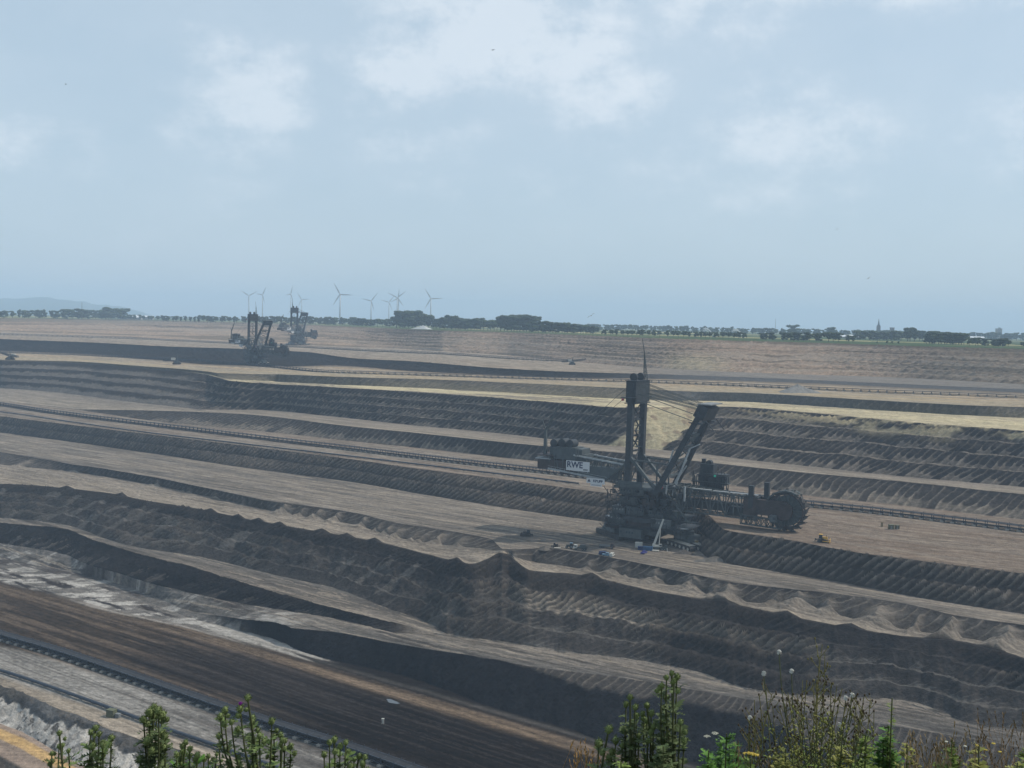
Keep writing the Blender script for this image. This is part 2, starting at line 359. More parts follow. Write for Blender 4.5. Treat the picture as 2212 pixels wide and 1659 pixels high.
            colr = mix(colr, S['dbrown']*1.5, sstep(.58, .66, trk)*.6)
            below = sstep(-64, -72, u); pal = mix(S['white']*.62+0*colr, S['grey'], sstep(.42, .62, trk)); pal = mix(pal, S['dgrey'], sstep(430, 360, w1)*sstep(.4, .6, trk2)*.7)
            colr = mix(colr, pal, below)
            colr = mix(colr, S['sand']*1.05, sstep(-95, -99, u))
            far = sstep(7, 10, u)
            gf = mix(S['grey']*1.15+0*colr, S['white']*.72, sstep(.50, .62, fbm((s+n_)/9, (s-n_)/26, 5, 197, .6)))
            gf = mix(gf, S['dbrown']*1.6, sstep(.57, .66, fbm(s/45, n_/7, 5, 198, .6))*sstep(470, 520, s))
            gf = mix(gf, S['white']*.62, sstep(388, 404, w1)*sstep(520, 480, w1)*sstep(.30, .40, st2))
            gf = mix(gf, S['dbrown']*.7, sstep(400, 378, w1-.5*(24-u)))
            gf = mix(gf, S['grey']*.55, sstep(400, 378, w1)*np.exp(-((u-11)/2.2)**2)*.8)
            colr = mix(colr, gf, far)
            road = np.exp(-(u/5.5)**2*1.0)**1.4
            colr = mix(colr, S['orange']*.44, np.clip(road*1.4, 0, 1)*(.35+.65*sstep(560, 330, s)))
            colr = mix(colr, S['white']*.6, np.exp(-((u-6.5)/1.3)**2)*sstep(420, 470, s)*sstep(620, 560, s)*.7)
            colr = colr*(1+1.5*(trk-.5)*np.where(u < 8, 1, .2)+.9*(trk2-.5)+.7*(fbm(s/3, n_/1.6, 4, 199, .6)-.5))[..., None]
        if nm == 'T0':      # steep dark shoulder over white running sand with fallen clods
            jag = fbm((s+n_*.6)/9, s*0+2, 4, 201, .55); cut = .36+.42*jag
            TZ[r] += rise*.16*sstep(cut, cut+.12, t)*(1-sstep(.9, 1, t))
            clod = sstep(.60, .66, fbm(s/3.2, n_/3.2, 4, 202, .6))*sstep(.42, .56, fbm(s/22, n_/12, 3, 203))
            colr = mix(colr, S['grey']*.6, clod*.9)
            colr = mix(colr, mix(S['grey']+0*colr, S['bluish']*1.1, sstep(.4, .6, st2))*.8, sstep(cut-.03, cut+.03, t))
            colr = mix(colr, S['dgrey']*.8, sstep(.90, .95, t))
        if nm == 'B0':
            colr = mix(colr, S['ochre'], sstep(.45, .52, t)*sstep(.86, .78, t)*.85)
            colr = mix(colr, S['ochre']*1.2, sstep(.60, .63, t)*sstep(.72, .69, t)*.6)
        if nm == 'C1':
            colr = mix(colr, S['white']*.85, zone(330, 640, 40)[r]*sstep(.6, .4, t)*sstep(.4, .6, st2)*.9)
            colr = mix(colr, mottle(s, n_), 1-sstep(560, 760, Xr))
            colr = mix(colr, S['dgrey'], sstep(.58, .64, fbm(s/40, n_/2.5, 4, 216, .6))*.6)
        if nm == 'T3':
            rt_x = sstep(1080, 1180, Xr)
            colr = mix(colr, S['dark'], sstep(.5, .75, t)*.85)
            band = sstep(.40, .43, t+.03*(st1-.5))*sstep(.66, .54, t+.03*(st1-.5))*rt_x*(1-sstep(1760, 1860, Xr))
            colr = mix(colr, S['sand']*.95, band*np.clip(.12+rid*1.6, 0, 1)*.9)
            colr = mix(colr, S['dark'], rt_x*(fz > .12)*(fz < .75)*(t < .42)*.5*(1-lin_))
            rough = (1-rt_x)*(t < .8)
            TZ[r] += rough*(fbm(s/11, n_/11, 5, 177, .55)-.5)*5*np.sin(np.pi*t)
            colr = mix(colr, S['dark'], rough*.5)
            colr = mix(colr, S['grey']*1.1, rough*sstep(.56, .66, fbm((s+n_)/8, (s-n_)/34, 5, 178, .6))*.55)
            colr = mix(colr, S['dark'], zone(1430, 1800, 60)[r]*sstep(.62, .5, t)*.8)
        if nm == 'C3':      # scooped spoil heaps on the ribbon
            TZ[r] += 0
        if nm in ('C4', 'C5', 'C6', 'C8', 'C9'):
            colr = colr*(1+.8*(fbm(s/130, n_/2.2, 4, 193+k, .62)-.5))[..., None]
        if nm in ('C4', 'C5', 'C2a', 'C1', 'C3'):
            pk = fbm(s/34, n_/1.8, 4, 220+k, .6)
            colr = mix(colr, S['sand']*1.15, sstep(.60, .67, pk)*.6); colr = mix(colr, colr*.62, sstep(.42, .35, pk)*.7)
        if nm == 'C5':
            colr = mix(colr, S['rust']*.95, sstep(1250, 1600, Xr)*.30)
        if nm == 'T7':
            jn = 22*(fbm(s/12, n_/12, 4, 211, .6)-.5)
            land = sstep(-5, 5, Xr+jn-(1318+92*t**.8))*sstep(5, -5, Xr+jn-(1438+112*t))
            colr = mix(colr, mix(S['yellow']*.80+0*colr, S['rust'], sstep(.56, .70, fbm(s/9, n_/9, 4, 212))*.7), land*.95)
            zz0 = AZ[k][None]+rise*t; TZ[r] = TZ[r]*(1-land)+zz0*land
            TZ[r] += land*(fbm(s/14, n_/14, 4, 3)-.3)*7*np.sin(np.pi*t)
            lf = 1-sstep(380, 450, Xr+30*(t-.5))
            colr = mix(colr, mix(S['grey']*1.1+0*colr, S['dark'], sstep(.40, .55, fz+.5*(fbm(s/30, n_/5, 4, 214)-.5))), lf*.8)
            colr = mix(colr, S['dark'], lf*sstep(.80, .86, t)*.8)
            colr = mix(colr, S['yellow']*.8, sstep(.62, .9, t)*sstep(1500, 1800, Xr)*sstep(.35, .6, fbm(s/20, n_/6, 3, 77))*.8)
        if nm == 'C7':
            colr = mix(colr, S['pale']*.8, sstep(.45, .62, st1)*.7*(1-sstep(1250, 1400, Xr)))
            colr = mix(colr, S['dgrey'], 1-sstep(380, 520, Xr))
            TZ[r] += (fbm(s/16, n_/16, 4, 33)-.4)*4*sstep(1700, 2000, Xr)*np.sin(np.pi*t)
        if nm == 'T8':
            colr = mix(colr, S['bluish']*.8, sstep(1400, 1500, Xr)*(1-sstep(1750, 1950, Xr))*.7)
        if nm == 'C8':
            colr = mix(colr, S['dgrey'], sstep(.75, .9, t)*.5)
            colr = mix(colr, S['yellow']*.85, sstep(.5, .2, t)*.25)
        if nm in ('C9', 'T9'):
            colr = mix(colr, S['bluish'], sstep(1250, 1550, Xr)*.55)
        if nm == 'T10':
            dk = sstep(1850, 2100, Xr)
            colr = mix(colr, S['olive']*.7, np.clip(dk*.6+.5*sstep(.85, .97, t), 0, 1))
            colr = mix(colr, S['yellow']*.8, zone(1440, 1560, 40)[r]*(1-sstep(.2, .6, t))*.8)
            colr = mix(colr, S['red'], sstep(950, 1100, Xr)*.25)
            bd = fbm(s/260, (t*22)+s/900, 3, 195); colr = mix(colr, S['sand'], sstep(.56, .68, bd)*.55); colr = mix(colr, S['olive']*.6, sstep(.46, .34, bd)*.6)
            colr = mix(colr, S['olive'], (1-sstep(100, 900, Xr))*sstep(.55, .8, t)*.6)
        if nm in ('T2a', 'T6', 'T1'):
            fade = sstep(.4, 2.6, np.abs(rise))+0*t
            if nm == 'T1': fade = sstep(430, 560, Xr+70*(st2-.5)+60*(t-.5))
            flatc = mottle(s, n_) if nm == 'T1' else S['pale' if nm == 'T2a' else 'sand']+0*colr
            colr = mix(flatc, colr, fade)
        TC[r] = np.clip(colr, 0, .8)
    elif nm in ('C10', 'F0', 'F1', 'F2'):
        gx, gy = TX[r], TY[r]
        fs = vnoise(np.floor(s/420+7), np.floor(n_/150), 3)
        colr = mix(np.array([.045, .072, .032])+0*TC[r], np.array([.11, .125, .06]), fs)
        colr = mix(colr, np.array([.30, .27, .14]), (fs > .78)*1.0)
        near = 1-sstep(0, 110, n_-np.interp(0, [0], [0])-(AY[k][None]*(.595*MG+.804))) if nm == 'C10' else 0*t
        if nm == 'C10': colr = mix(colr, np.array([.042, .078, .04])*.9, near)
        TC[r] = colr
    else:
        ve = fbm(TX[r]/6, TY[r]/6, 4, 12)
        TC[r] = mix(np.array([.07, .09, .035])+0*TC[r], S['sand']*.7, sstep(.45, .6, ve)) if nm == 'N0' else mix(S['sand']*.8+0*TC[r], S['brown'], ve)
        TZ[r] += (ve-.5)*2*(nm != 'N0')
# spoil cones and scooped bays where the ribbon meets the face above it
def spurs(kface, krib, cells, amp, depth):
    ix = names.index(krib); r = slice(*np.searchsorted(TK, [ix, ix+1])); s = TS[r]; t = TT[r]
    wid = (AY[ix+1]-AY[ix])[None]
    dist = (1-t)*wid; s = s+6*(fbm(s/11, dist/8, 4, 301)-.5)
    tot = np.zeros_like(s)
    for (sc, w, a) in cells:
        tot = np.maximum(tot, a*np.clip(1-np.abs(s-sc-.35*dist)/w, 0, 1)**1.25*np.clip(1-dist/(depth*a/amp), 0, 1)**.8)
    TZ[r] += tot*(.65+.7*fbm(s/3, TN[r]/3, 4, 9, .6))+1.2*(fbm(s/3.5, TN[r]/3.5, 4, 19, .6)-.5)*np.sin(np.pi*t)**.5
    ix2 = names.index(kface); r2 = slice(*np.searchsorted(TK, [ix2, ix2+1])); s2 = TS[r2]; t2 = TT[r2]
    tot2 = np.zeros_like(s2)
    for (sc, w, a) in cells:
        tot2 = np.maximum(tot2, a*np.clip(1-np.abs(s2-sc)/w, 0, 1)**1.25)
    TZ[r2] += tot2*(1-sstep(.1, .95, t2))
    TC[r] = mix(TC[r], S['pale'], np.clip(tot/amp*1.5, 0, 1)*.8)
    TC[r2] = mix(TC[r2], S['pale'], np.clip(tot2/amp*1.5, 0, 1)*(1-sstep(.2, .8, t2))*.9)
def s_of(x, y, z):
    p = at(x, y, z); return -.804*p.x+.595*p.y
cells = []
for x, y, w, a in [(1250, 1232, 9, 5), (1312, 1240, 10, 8), (1392, 1255, 10, 8), (1478, 1275, 12, 9), (1585, 1290, 14, 9), (1700, 1312, 16, 7), (1775, 1325, 10, 6), (1880, 1342, 15, 9), (2040, 1375, 15, 9), (2170, 1392, 12, 8),
                   (1015, 1182, 7, 5), (975, 1172, 7, 6), (930, 1162, 8, 5), (905, 1150, 6, 6), (870, 1150, 10, 6), (835, 1145, 6, 5), (790, 1138, 8, 6), (740, 1127, 6, 5), (700, 1120, 10, 6), (670, 1115, 6, 5), (630, 1108, 14, 7), (540, 1090, 9, 5), (470, 1078, 8, 5), (420, 1065, 9, 4), (340, 1050, 8, 4), (160, 1020, 16, 5), (60, 1008, 12, 4)]:
    cells.append((s_of(x, y, -131.5), w, a*.9))
_rc = random.Random(3); cells = [(a+_rc.uniform(-3, 3), b*_rc.uniform(.34, .85), c*_rc.uniform(.35, .85)) for a, b, c in cells]
cells += [(a+_rc.choice((-1, 1))*_rc.uniform(6, 16), b*.5, c*.5) for a, b, c in cells if _rc.random() < .6]
spurs('T4', 'C3', cells, 6, 15)
# small peaks along the outer lip of the ribbon
ix = names.index('C3'); r = slice(*np.searchsorted(TK, [ix, ix+1])); s = TS[r]; t = TT[r]; wid = (AY[ix+1]-AY[ix])[None]
for x, y in [(150, 1054), (268, 1069), (455, 1105), (515, 1117), (560, 1125), (607, 1133), (690, 1150), (752, 1158), (815, 1168), (1565, 1300), (1695, 1327), (1838, 1352), (1275, 1243), (1000, 1212)]:
    sc = s_of(x, y, -131); dd = np.hypot((s-sc)/7, t*wid/8)
    TZ[r] += 2.2*np.clip(1-dd, 0, 1)
ix2 = names.index('T3'); r2 = slice(*np.searchsorted(TK, [ix2, ix2+1])); s = TS[r2]; t2 = TT[r2]
for x, y in [(150, 1054), (268, 1069), (455, 1105), (515, 1117), (560, 1125), (607, 1133), (690, 1150), (752, 1158), (815, 1168), (1565, 1300), (1695, 1327), (1838, 1352), (1275, 1243), (1000, 1212)]:
    sc = s_of(x, y, -131)
    TZ[r2] += 2.2*np.clip(1-np.abs(s-sc)/7, 0, 1)*sstep(.88, 1, t2)

def grid_mesh(name, X, Y, Z, C, mat):
    nr, nc = X.shape
    co = np.stack([X, Y, Z], -1).reshape(-1, 3).astype(np.float32)
    i = np.arange(nr-1)[:, None]*nc+np.arange(nc-1)[None]
    f = np.stack([i, i+1, i+nc+1, i+nc], -1).reshape(-1, 4).astype(np.int32)
    me = bpy.data.meshes.new(name)
    me.vertices.add(len(co)); me.vertices.foreach_set('co', co.ravel())
    me.loops.add(f.size); me.loops.foreach_set('vertex_index', f.ravel())
    me.polygons.add(len(f)); me.polygons.foreach_set('loop_start', np.arange(0, f.size, 4, dtype=np.int32))
    me.update(calc_edges=True)
    ca = me.color_attributes.new('soil', 'FLOAT_COLOR', 'POINT')
    ca.data.foreach_set('color', np.concatenate([C.reshape(-1, 3), np.ones((len(co), 1))], 1).astype(np.float32).ravel())
    me.materials.append(mat)
    me.shade_smooth()
    ob = bpy.data.objects.new(name, me); COL.objects.link(ob)
    return ob
def soil_material():
    m = bpy.data.materials.new('quarried_soil'); m.use_nodes = True; nt = m.node_tree; nt.nodes.clear()
    out = nd(nt, 'ShaderNodeOutputMaterial'); bs = nd(nt, 'ShaderNodeBsdfDiffuse')
    nt.links.new(bs.outputs[0], out.inputs[0])
    at_ = nd(nt, 'ShaderNodeAttribute', attribute_name='soil')
    geo = nd(nt, 'ShaderNodeNewGeometry')
    mp = nd(nt, 'ShaderNodeMapping'); mp.inputs['Rotation'].default_value = (0, 0, R(-143.5)); mp.inputs['Scale'].default_value = (.05, .5, .5)
    mp.vector_type = 'POINT'
    nt.links.new(geo.outputs['Position'], mp.inputs[0])
    n1 = nd(nt, 'ShaderNodeTexNoise', inp={'Scale': 1.0, 'Detail': 8, 'Roughness': .65}); nt.links.new(mp.outputs[0], n1.inputs['Vector'])
    n2 = nd(nt, 'ShaderNodeTexNoise', inp={'Scale': .35, 'Detail': 10, 'Roughness': .7}); nt.links.new(geo.outputs['Position'], n2.inputs['Vector'])
    v = mth(nt, 'ADD', mth(nt, 'MULTIPLY', n1.outputs[0], .9), mth(nt, 'MULTIPLY', n2.outputs[0], .9))
    n3 = nd(nt, 'ShaderNodeTexNoise', inp={'Scale': .9, 'Detail': 6, 'Roughness': .75}); nt.links.new(geo.outputs['Position'], n3.inputs['Vector'])
    v = mth(nt, 'ADD', mth(nt, 'MULTIPLY', v, 1.35), mth(nt, 'SUBTRACT', mth(nt, 'MULTIPLY', n3.outputs[0], .9), .66))
    v = mth(nt, 'MAXIMUM', v, .2)
    mx = nd(nt, 'ShaderNodeMix', data_type='RGBA', blend_type='MULTIPLY'); mx.inputs[0].default_value = 1
    cb = nd(nt, 'ShaderNodeCombineColor')
    for i in range(3): nt.links.new(v, cb.inputs[i])
    nt.links.new(at_.outputs['Color'], mx.inputs[6]); nt.links.new(cb.outputs[0], mx.inputs[7])
    nt.links.new(mx.outputs[2], bs.inputs[0])
    bp = nd(nt, 'ShaderNodeBump', inp={'Strength': .8, 'Distance': 1.8}); nt.links.new(n2.outputs[0], bp.inputs['Height'])
    nt.links.new(bp.outputs[0], bs.inputs['Normal'])
    return m
soil = soil_material()
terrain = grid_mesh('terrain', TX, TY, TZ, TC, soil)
terrain['kind'] = 'structure'
def ground_z(X, Y):
    """height of the built terrain"""
    m = X/Y; j = int(np.clip(np.searchsorted(MG, m), 0, len(MG)-1))
    i = np.searchsorted(TY[:, j], Y); i = int(np.clip(i, 1, len(TY)-1))
    y0, y1 = TY[i-1, j], TY[i, j]; w = (Y-y0)/(y1-y0)
    return float(TZ[i-1, j]*(1-w)+TZ[i, j]*w)
def land(x, y, z):
    """survey sight -> point on the terrain near level z"""
    p = at(x, y, z)
    for _ in range(4):
        zz = ground_z(p.x, p.y); p = at(x, y, .5*(zz+p.z))
    p.z = ground_z(p.x, p.y); return p
# ------------------------------------------------------------------ modelling kit
def mat(name, col, rough=.7, metal=0.0, var=.35, scale=1.0, bump=0.0):
    m = bpy.data.materials.new(name); m.use_nodes = True; nt = m.node_tree; b = nt.nodes['Principled BSDF']
    b.inputs['Roughness'].default_value = rough; b.inputs['Metallic'].default_value = metal
    b.inputs['Specular IOR Level'].default_value = .25
    tc = nd(nt, 'ShaderNodeTexCoord')
    n = nd(nt, 'ShaderNodeTexNoise', inp={'Scale': scale, 'Detail': 6, 'Roughness': .65}); nt.links.new(tc.outputs['Object'], n.inputs['Vector'])
    mx = nd(nt, 'ShaderNodeMix', data_type='RGBA')
    mx.inputs[6].default_value = tuple(c*(1-var) for c in col)+(1,); mx.inputs[7].default_value = tuple(min(1, c*(1+var)) for c in col)+(1,)
    mr = nd(nt, 'ShaderNodeMapRange', inp={'From Min': .3, 'From Max': .7}); nt.links.new(n.outputs[0], mr.inputs[0])
    nt.links.new(mr.outputs[0], mx.inputs[0]); nt.links.new(mx.outputs[2], b.inputs['Base Color'])
    return m
class MB:
    """collects shapes, links them as one mesh object"""
    def __init__(s): s.v = []; s.f = []
    def add(s, vs, fs):
        n = len(s.v); s.v += [tuple(v) for v in vs]; s.f += [tuple(i+n for i in f) for f in fs]; return s
    def box(s, c, d, yaw=0, taper=1.0):
        cx, cy, cz = c; x, y, z = d[0]/2, d[1]/2, d[2]/2; ca, sa = math.cos(yaw), math.sin(yaw); vs = []
        for k, (sx, sy, sz) in enumerate([(-1,-1,-1),(1,-1,-1),(1,1,-1),(-1,1,-1),(-1,-1,1),(1,-1,1),(1,1,1),(-1,1,1)]):
            t = taper if sz > 0 else 1
            a, b = sx*x*t, sy*y*t; vs.append((cx+a*ca-b*sa, cy+a*sa+b*ca, cz+sz*z))
        return s.add(vs, [(0,3,2,1),(4,5,6,7),(0,1,5,4),(1,2,6,5),(2,3,7,6),(3,0,4,7)])
    def beam(s, a, b, w, h=None, w2=None):
        a, b = Vector(a), Vector(b); h = h or w; d = (b-a)
        if d.length < 1e-6: return s
        d.normalize(); up = Vector((0,0,1)) if abs(d.z) < .95 else Vector((1,0,0))
        r = d.cross(up).normalized(); u = r.cross(d); k = (w2/w) if w2 else 1; vs = []
        for p, q in ((a, 1), (b, k)):
            for sx, sy in ((-1,-1),(1,-1),(1,1),(-1,1)): vs.append(p+r*(sx*w/2*q)+u*(sy*h/2*q))
        return s.add(vs, [(0,3,2,1),(4,5,6,7),(0,1,5,4),(1,2,6,5),(2,3,7,6),(3,0,4,7)])
    def tube(s, pts, rad, n=6, caps=True):
        pts = [Vector(p) for p in pts]; rad = rad if isinstance(rad, (list, tuple)) else [rad]*len(pts); base = len(s.v); prev = None
        for i, p in enumerate(pts):
            d = (pts[min(i+1, len(pts)-1)]-pts[max(i-1, 0)]).normalized()
            r = prev if prev is not None else (Vector((1,0,0)) if abs(d.x) < .8 else Vector((0,1,0)))
            r = (r-d*r.dot(d)).normalized(); prev = r; u = d.cross(r)
            for k in range(n):
                a = 2*math.pi*k/n; s.v.append(tuple(p+(r*math.cos(a)+u*math.sin(a))*rad[i]))
        for i in range(len(pts)-1):
            for k in range(n):
                a = base+i*n+k; b = base+i*n+(k+1) % n; s.f.append((a, b, b+n, a+n))
        if caps:
            s.f.append(tuple(base+k for k in range(n))[::-1]); s.f.append(tuple(base+(len(pts)-1)*n+k for k in range(n)))
        return s
    def disc(s, c, axis, r, w, n=24, r2=None):
        c = Vector(c); axis = Vector(axis).normalized()
        return s.tube([c-axis*w/2, c+axis*w/2], [r, r2 or r], n)
    def ell(s, c, rx, ry, rz, nu=10, nv=7):
        base = len(s.v); c = Vector(c)
        for i in range(nv+1):
            a = math.pi*i/nv
            for k in range(nu):
                b = 2*math.pi*k/nu; s.v.append((c.x+rx*math.sin(a)*math.cos(b), c.y+ry*math.sin(a)*math.sin(b), c.z+rz*math.cos(a)))
        for i in range(nv):
            for k in range(nu):
                a = base+i*nu+k; b = base+i*nu+(k+1) % nu; s.f.append((a, a+nu, b+nu, b))
        return s
    def truss(s, a, b, w, h, n, t=.35, hb=None, wb=None, side=Vector((0,1,0))):
        """four chords with posts and diagonals from a to b (centre of the bottom chords)"""
        a, b = Vector(a), Vector(b); hb = hb or h; wb = wb or w; up = Vector((0,0,1)); P = []
        for i in range(n+1):
            q = i/n; c = a.lerp(b, q); ww = (w*(1-q)+wb*q)/2; hh = h*(1-q)+hb*q
            P.append([c-side*ww, c+side*ww, c+side*ww+up*hh, c-side*ww+up*hh])
        for k in range(4): s.beam(P[0][k], P[n][k], t*1.5)
        for i in range(n+1):
            for k in range(4): s.beam(P[i][k], P[i][(k+1) % 4], t)
        for i in range(n):
            e = i % 2
            for k in (1, 3):
                p, q = (P[i][k], P[i+1][(k+1) % 4]) if e else (P[i+1][k], P[i][(k+1) % 4]); s.beam(p, q, t)
            for k in (0, 2): s.beam(P[i][k], P[i+1][(k+1) % 4], t*.8)
        return s
    def build(s, name, m, parent=None, smooth=False):
        me = bpy.data.meshes.new(name); me.from_pydata(s.v, [], s.f); me.materials.append(m)
        if smooth: me.shade_smooth()
        o = bpy.data.objects.new(name, me); COL.objects.link(o)
        if parent: o.parent = parent
        return o
def tag(o, label=None, cat=None, group=None, kind=None):
    if label: o['label'] = label
    if cat: o['category'] = cat
    if group: o['group'] = group
    if kind: o['kind'] = kind
    return o
def thing(name, label, cat, loc=(0,0,0), rz=0, group=None):
    o = bpy.data.objects.new(name, None); COL.objects.link(o); o.location = loc; o.rotation_euler = (0, 0, rz)
    return tag(o, label, cat, group)
def copy_tree(o, parent=None):
    c = o.copy(); COL.objects.link(c)
    if parent: c.parent = parent
    for ch in list(o.children): copy_tree(ch, c)
    return c
def text_mesh(name, body, size, m, parent, loc, rot, depth=.03, bold=0.0):
    cu = bpy.data.curves.new(name, 'FONT'); cu.body = body; cu.size = size; cu.extrude = depth; cu.offset = bold; cu.align_x = 'CENTER'; cu.align_y = 'CENTER'
    t = bpy.data.objects.new(name, cu); COL.objects.link(t); dg = bpy.context.evaluated_depsgraph_get()
    me = bpy.data.meshes.new_from_object(t.evaluated_get(dg)); bpy.data.objects.remove(t); me.materials.clear(); me.materials.append(m); me.name = name
    o = bpy.data.objects.new(name, me); COL.objects.link(o); o.parent = parent; o.location = loc; o.rotation_euler = rot
    return o
STEEL = mat('weathered_dark_steel', (.026, .031, .036), .6, .0, .4, .3)
STEEL2 = mat('grey_green_steel', (.055, .066, .068), .6, .0, .4, .3)
STEEL3 = mat('pale_galvanised_steel', (.26, .28, .29), .5, .0, .25, .5)
HOUSE = mat('grey_machine_house', (.062, .074, .078), .6, .0, .3, .2)
RUSTY = mat('rust_red_steel', (.042, .033, .032), .7, .0, .4, .3)
TRACK = mat('dusty_crawler_steel', (.05, .047, .045), .8, .0, .4, .5)
DUSTP = mat('dusty_track_plates', (.36, .34, .30), .9, .0, .2, .5)
WHITE = mat('white_sign_board', (.50, .51, .52), .5, .0, .06, .2)
INK = mat('dark_blue_lettering', (.03, .04, .08), .5, .0, .1, .5)
GLASS = mat('dark_window_glass', (.03, .04, .05), .15, .0, .2, .5)
RED = mat('red_paint', (.40, .04, .05), .5, .0, .2, .5)
GREENP = mat('bright_green_paint', (.03, .50, .30), .5, .0, .1, .5)
YEL = mat('machine_yellow_paint', (.46, .27, .05), .5, .0, .25, .6)
BLUEP = mat('blue_paint', (.02, .04, .11), .5, .0, .2, .6)
LBLUE = mat('light_blue_paint', (.15, .25, .34), .5, .0, .2, .6)
RUBBER = mat('black_rubber', (.018, .018, .02), .8, .0, .3, 2)
VWHITE = mat('dusty_white_paint', (.40, .40, .37), .5, .0, .12, .6)
GREY = mat('grey_metal_sheet', (.16, .17, .175), .6, .0, .25, .5)
# ------------------------------------------------------------------ bucket wheel excavators
def crawler(root, c, yaw, L=20, W=3.9, H=3.0, plates=DUSTP):
    """one endless track with its rounded ends, plates on top"""
    e = Vector((math.cos(yaw), math.sin(yaw), 0)); sd = Vector((-e.y, e.x, 0)); c = Vector(c); m = MB(); prof = []
    for i in range(9):
        a = -math.pi/2+math.pi*i/8; prof.append((L/2-H/2+math.cos(a)*H/2, H/2+math.sin(a)*H/2))
    for i in range(9):
        a = math.pi/2+math.pi*i/8; prof.append((-L/2+H/2+math.cos(a)*H/2, H/2+math.sin(a)*H/2))
    n = len(prof); vs = [c+e*x+Vector((0,0,z))+sd*(k*W/2) for k in (-1, 1) for x, z in prof]
    m.add(vs, [tuple(range(n))[::-1], tuple(range(n, 2*n))]+[(i, (i+1) % n, n+(i+1) % n, n+i) for i in range(n)])
    o = m.build('crawler', TRACK, root)
    p = MB(); k = int(L/1.3)
    for i in range(k):
        x = -L/2+1.2+i*(L-2.4)/(k-1); q = c+e*x; p.box((q.x, q.y, q.z+H+.12), (1.0, W+.3, .25), yaw)
    for i in range(6):
        x = -L/2+2.2+i*(L-4.4)/5; q = c+e*x
        for k2 in (-1, 1): p.disc(q+sd*(k2*(W/2+.1))+Vector((0,0,1.0)), sd, .85, .25, 10)
    p.build('track_plates', plates, o)
    return o
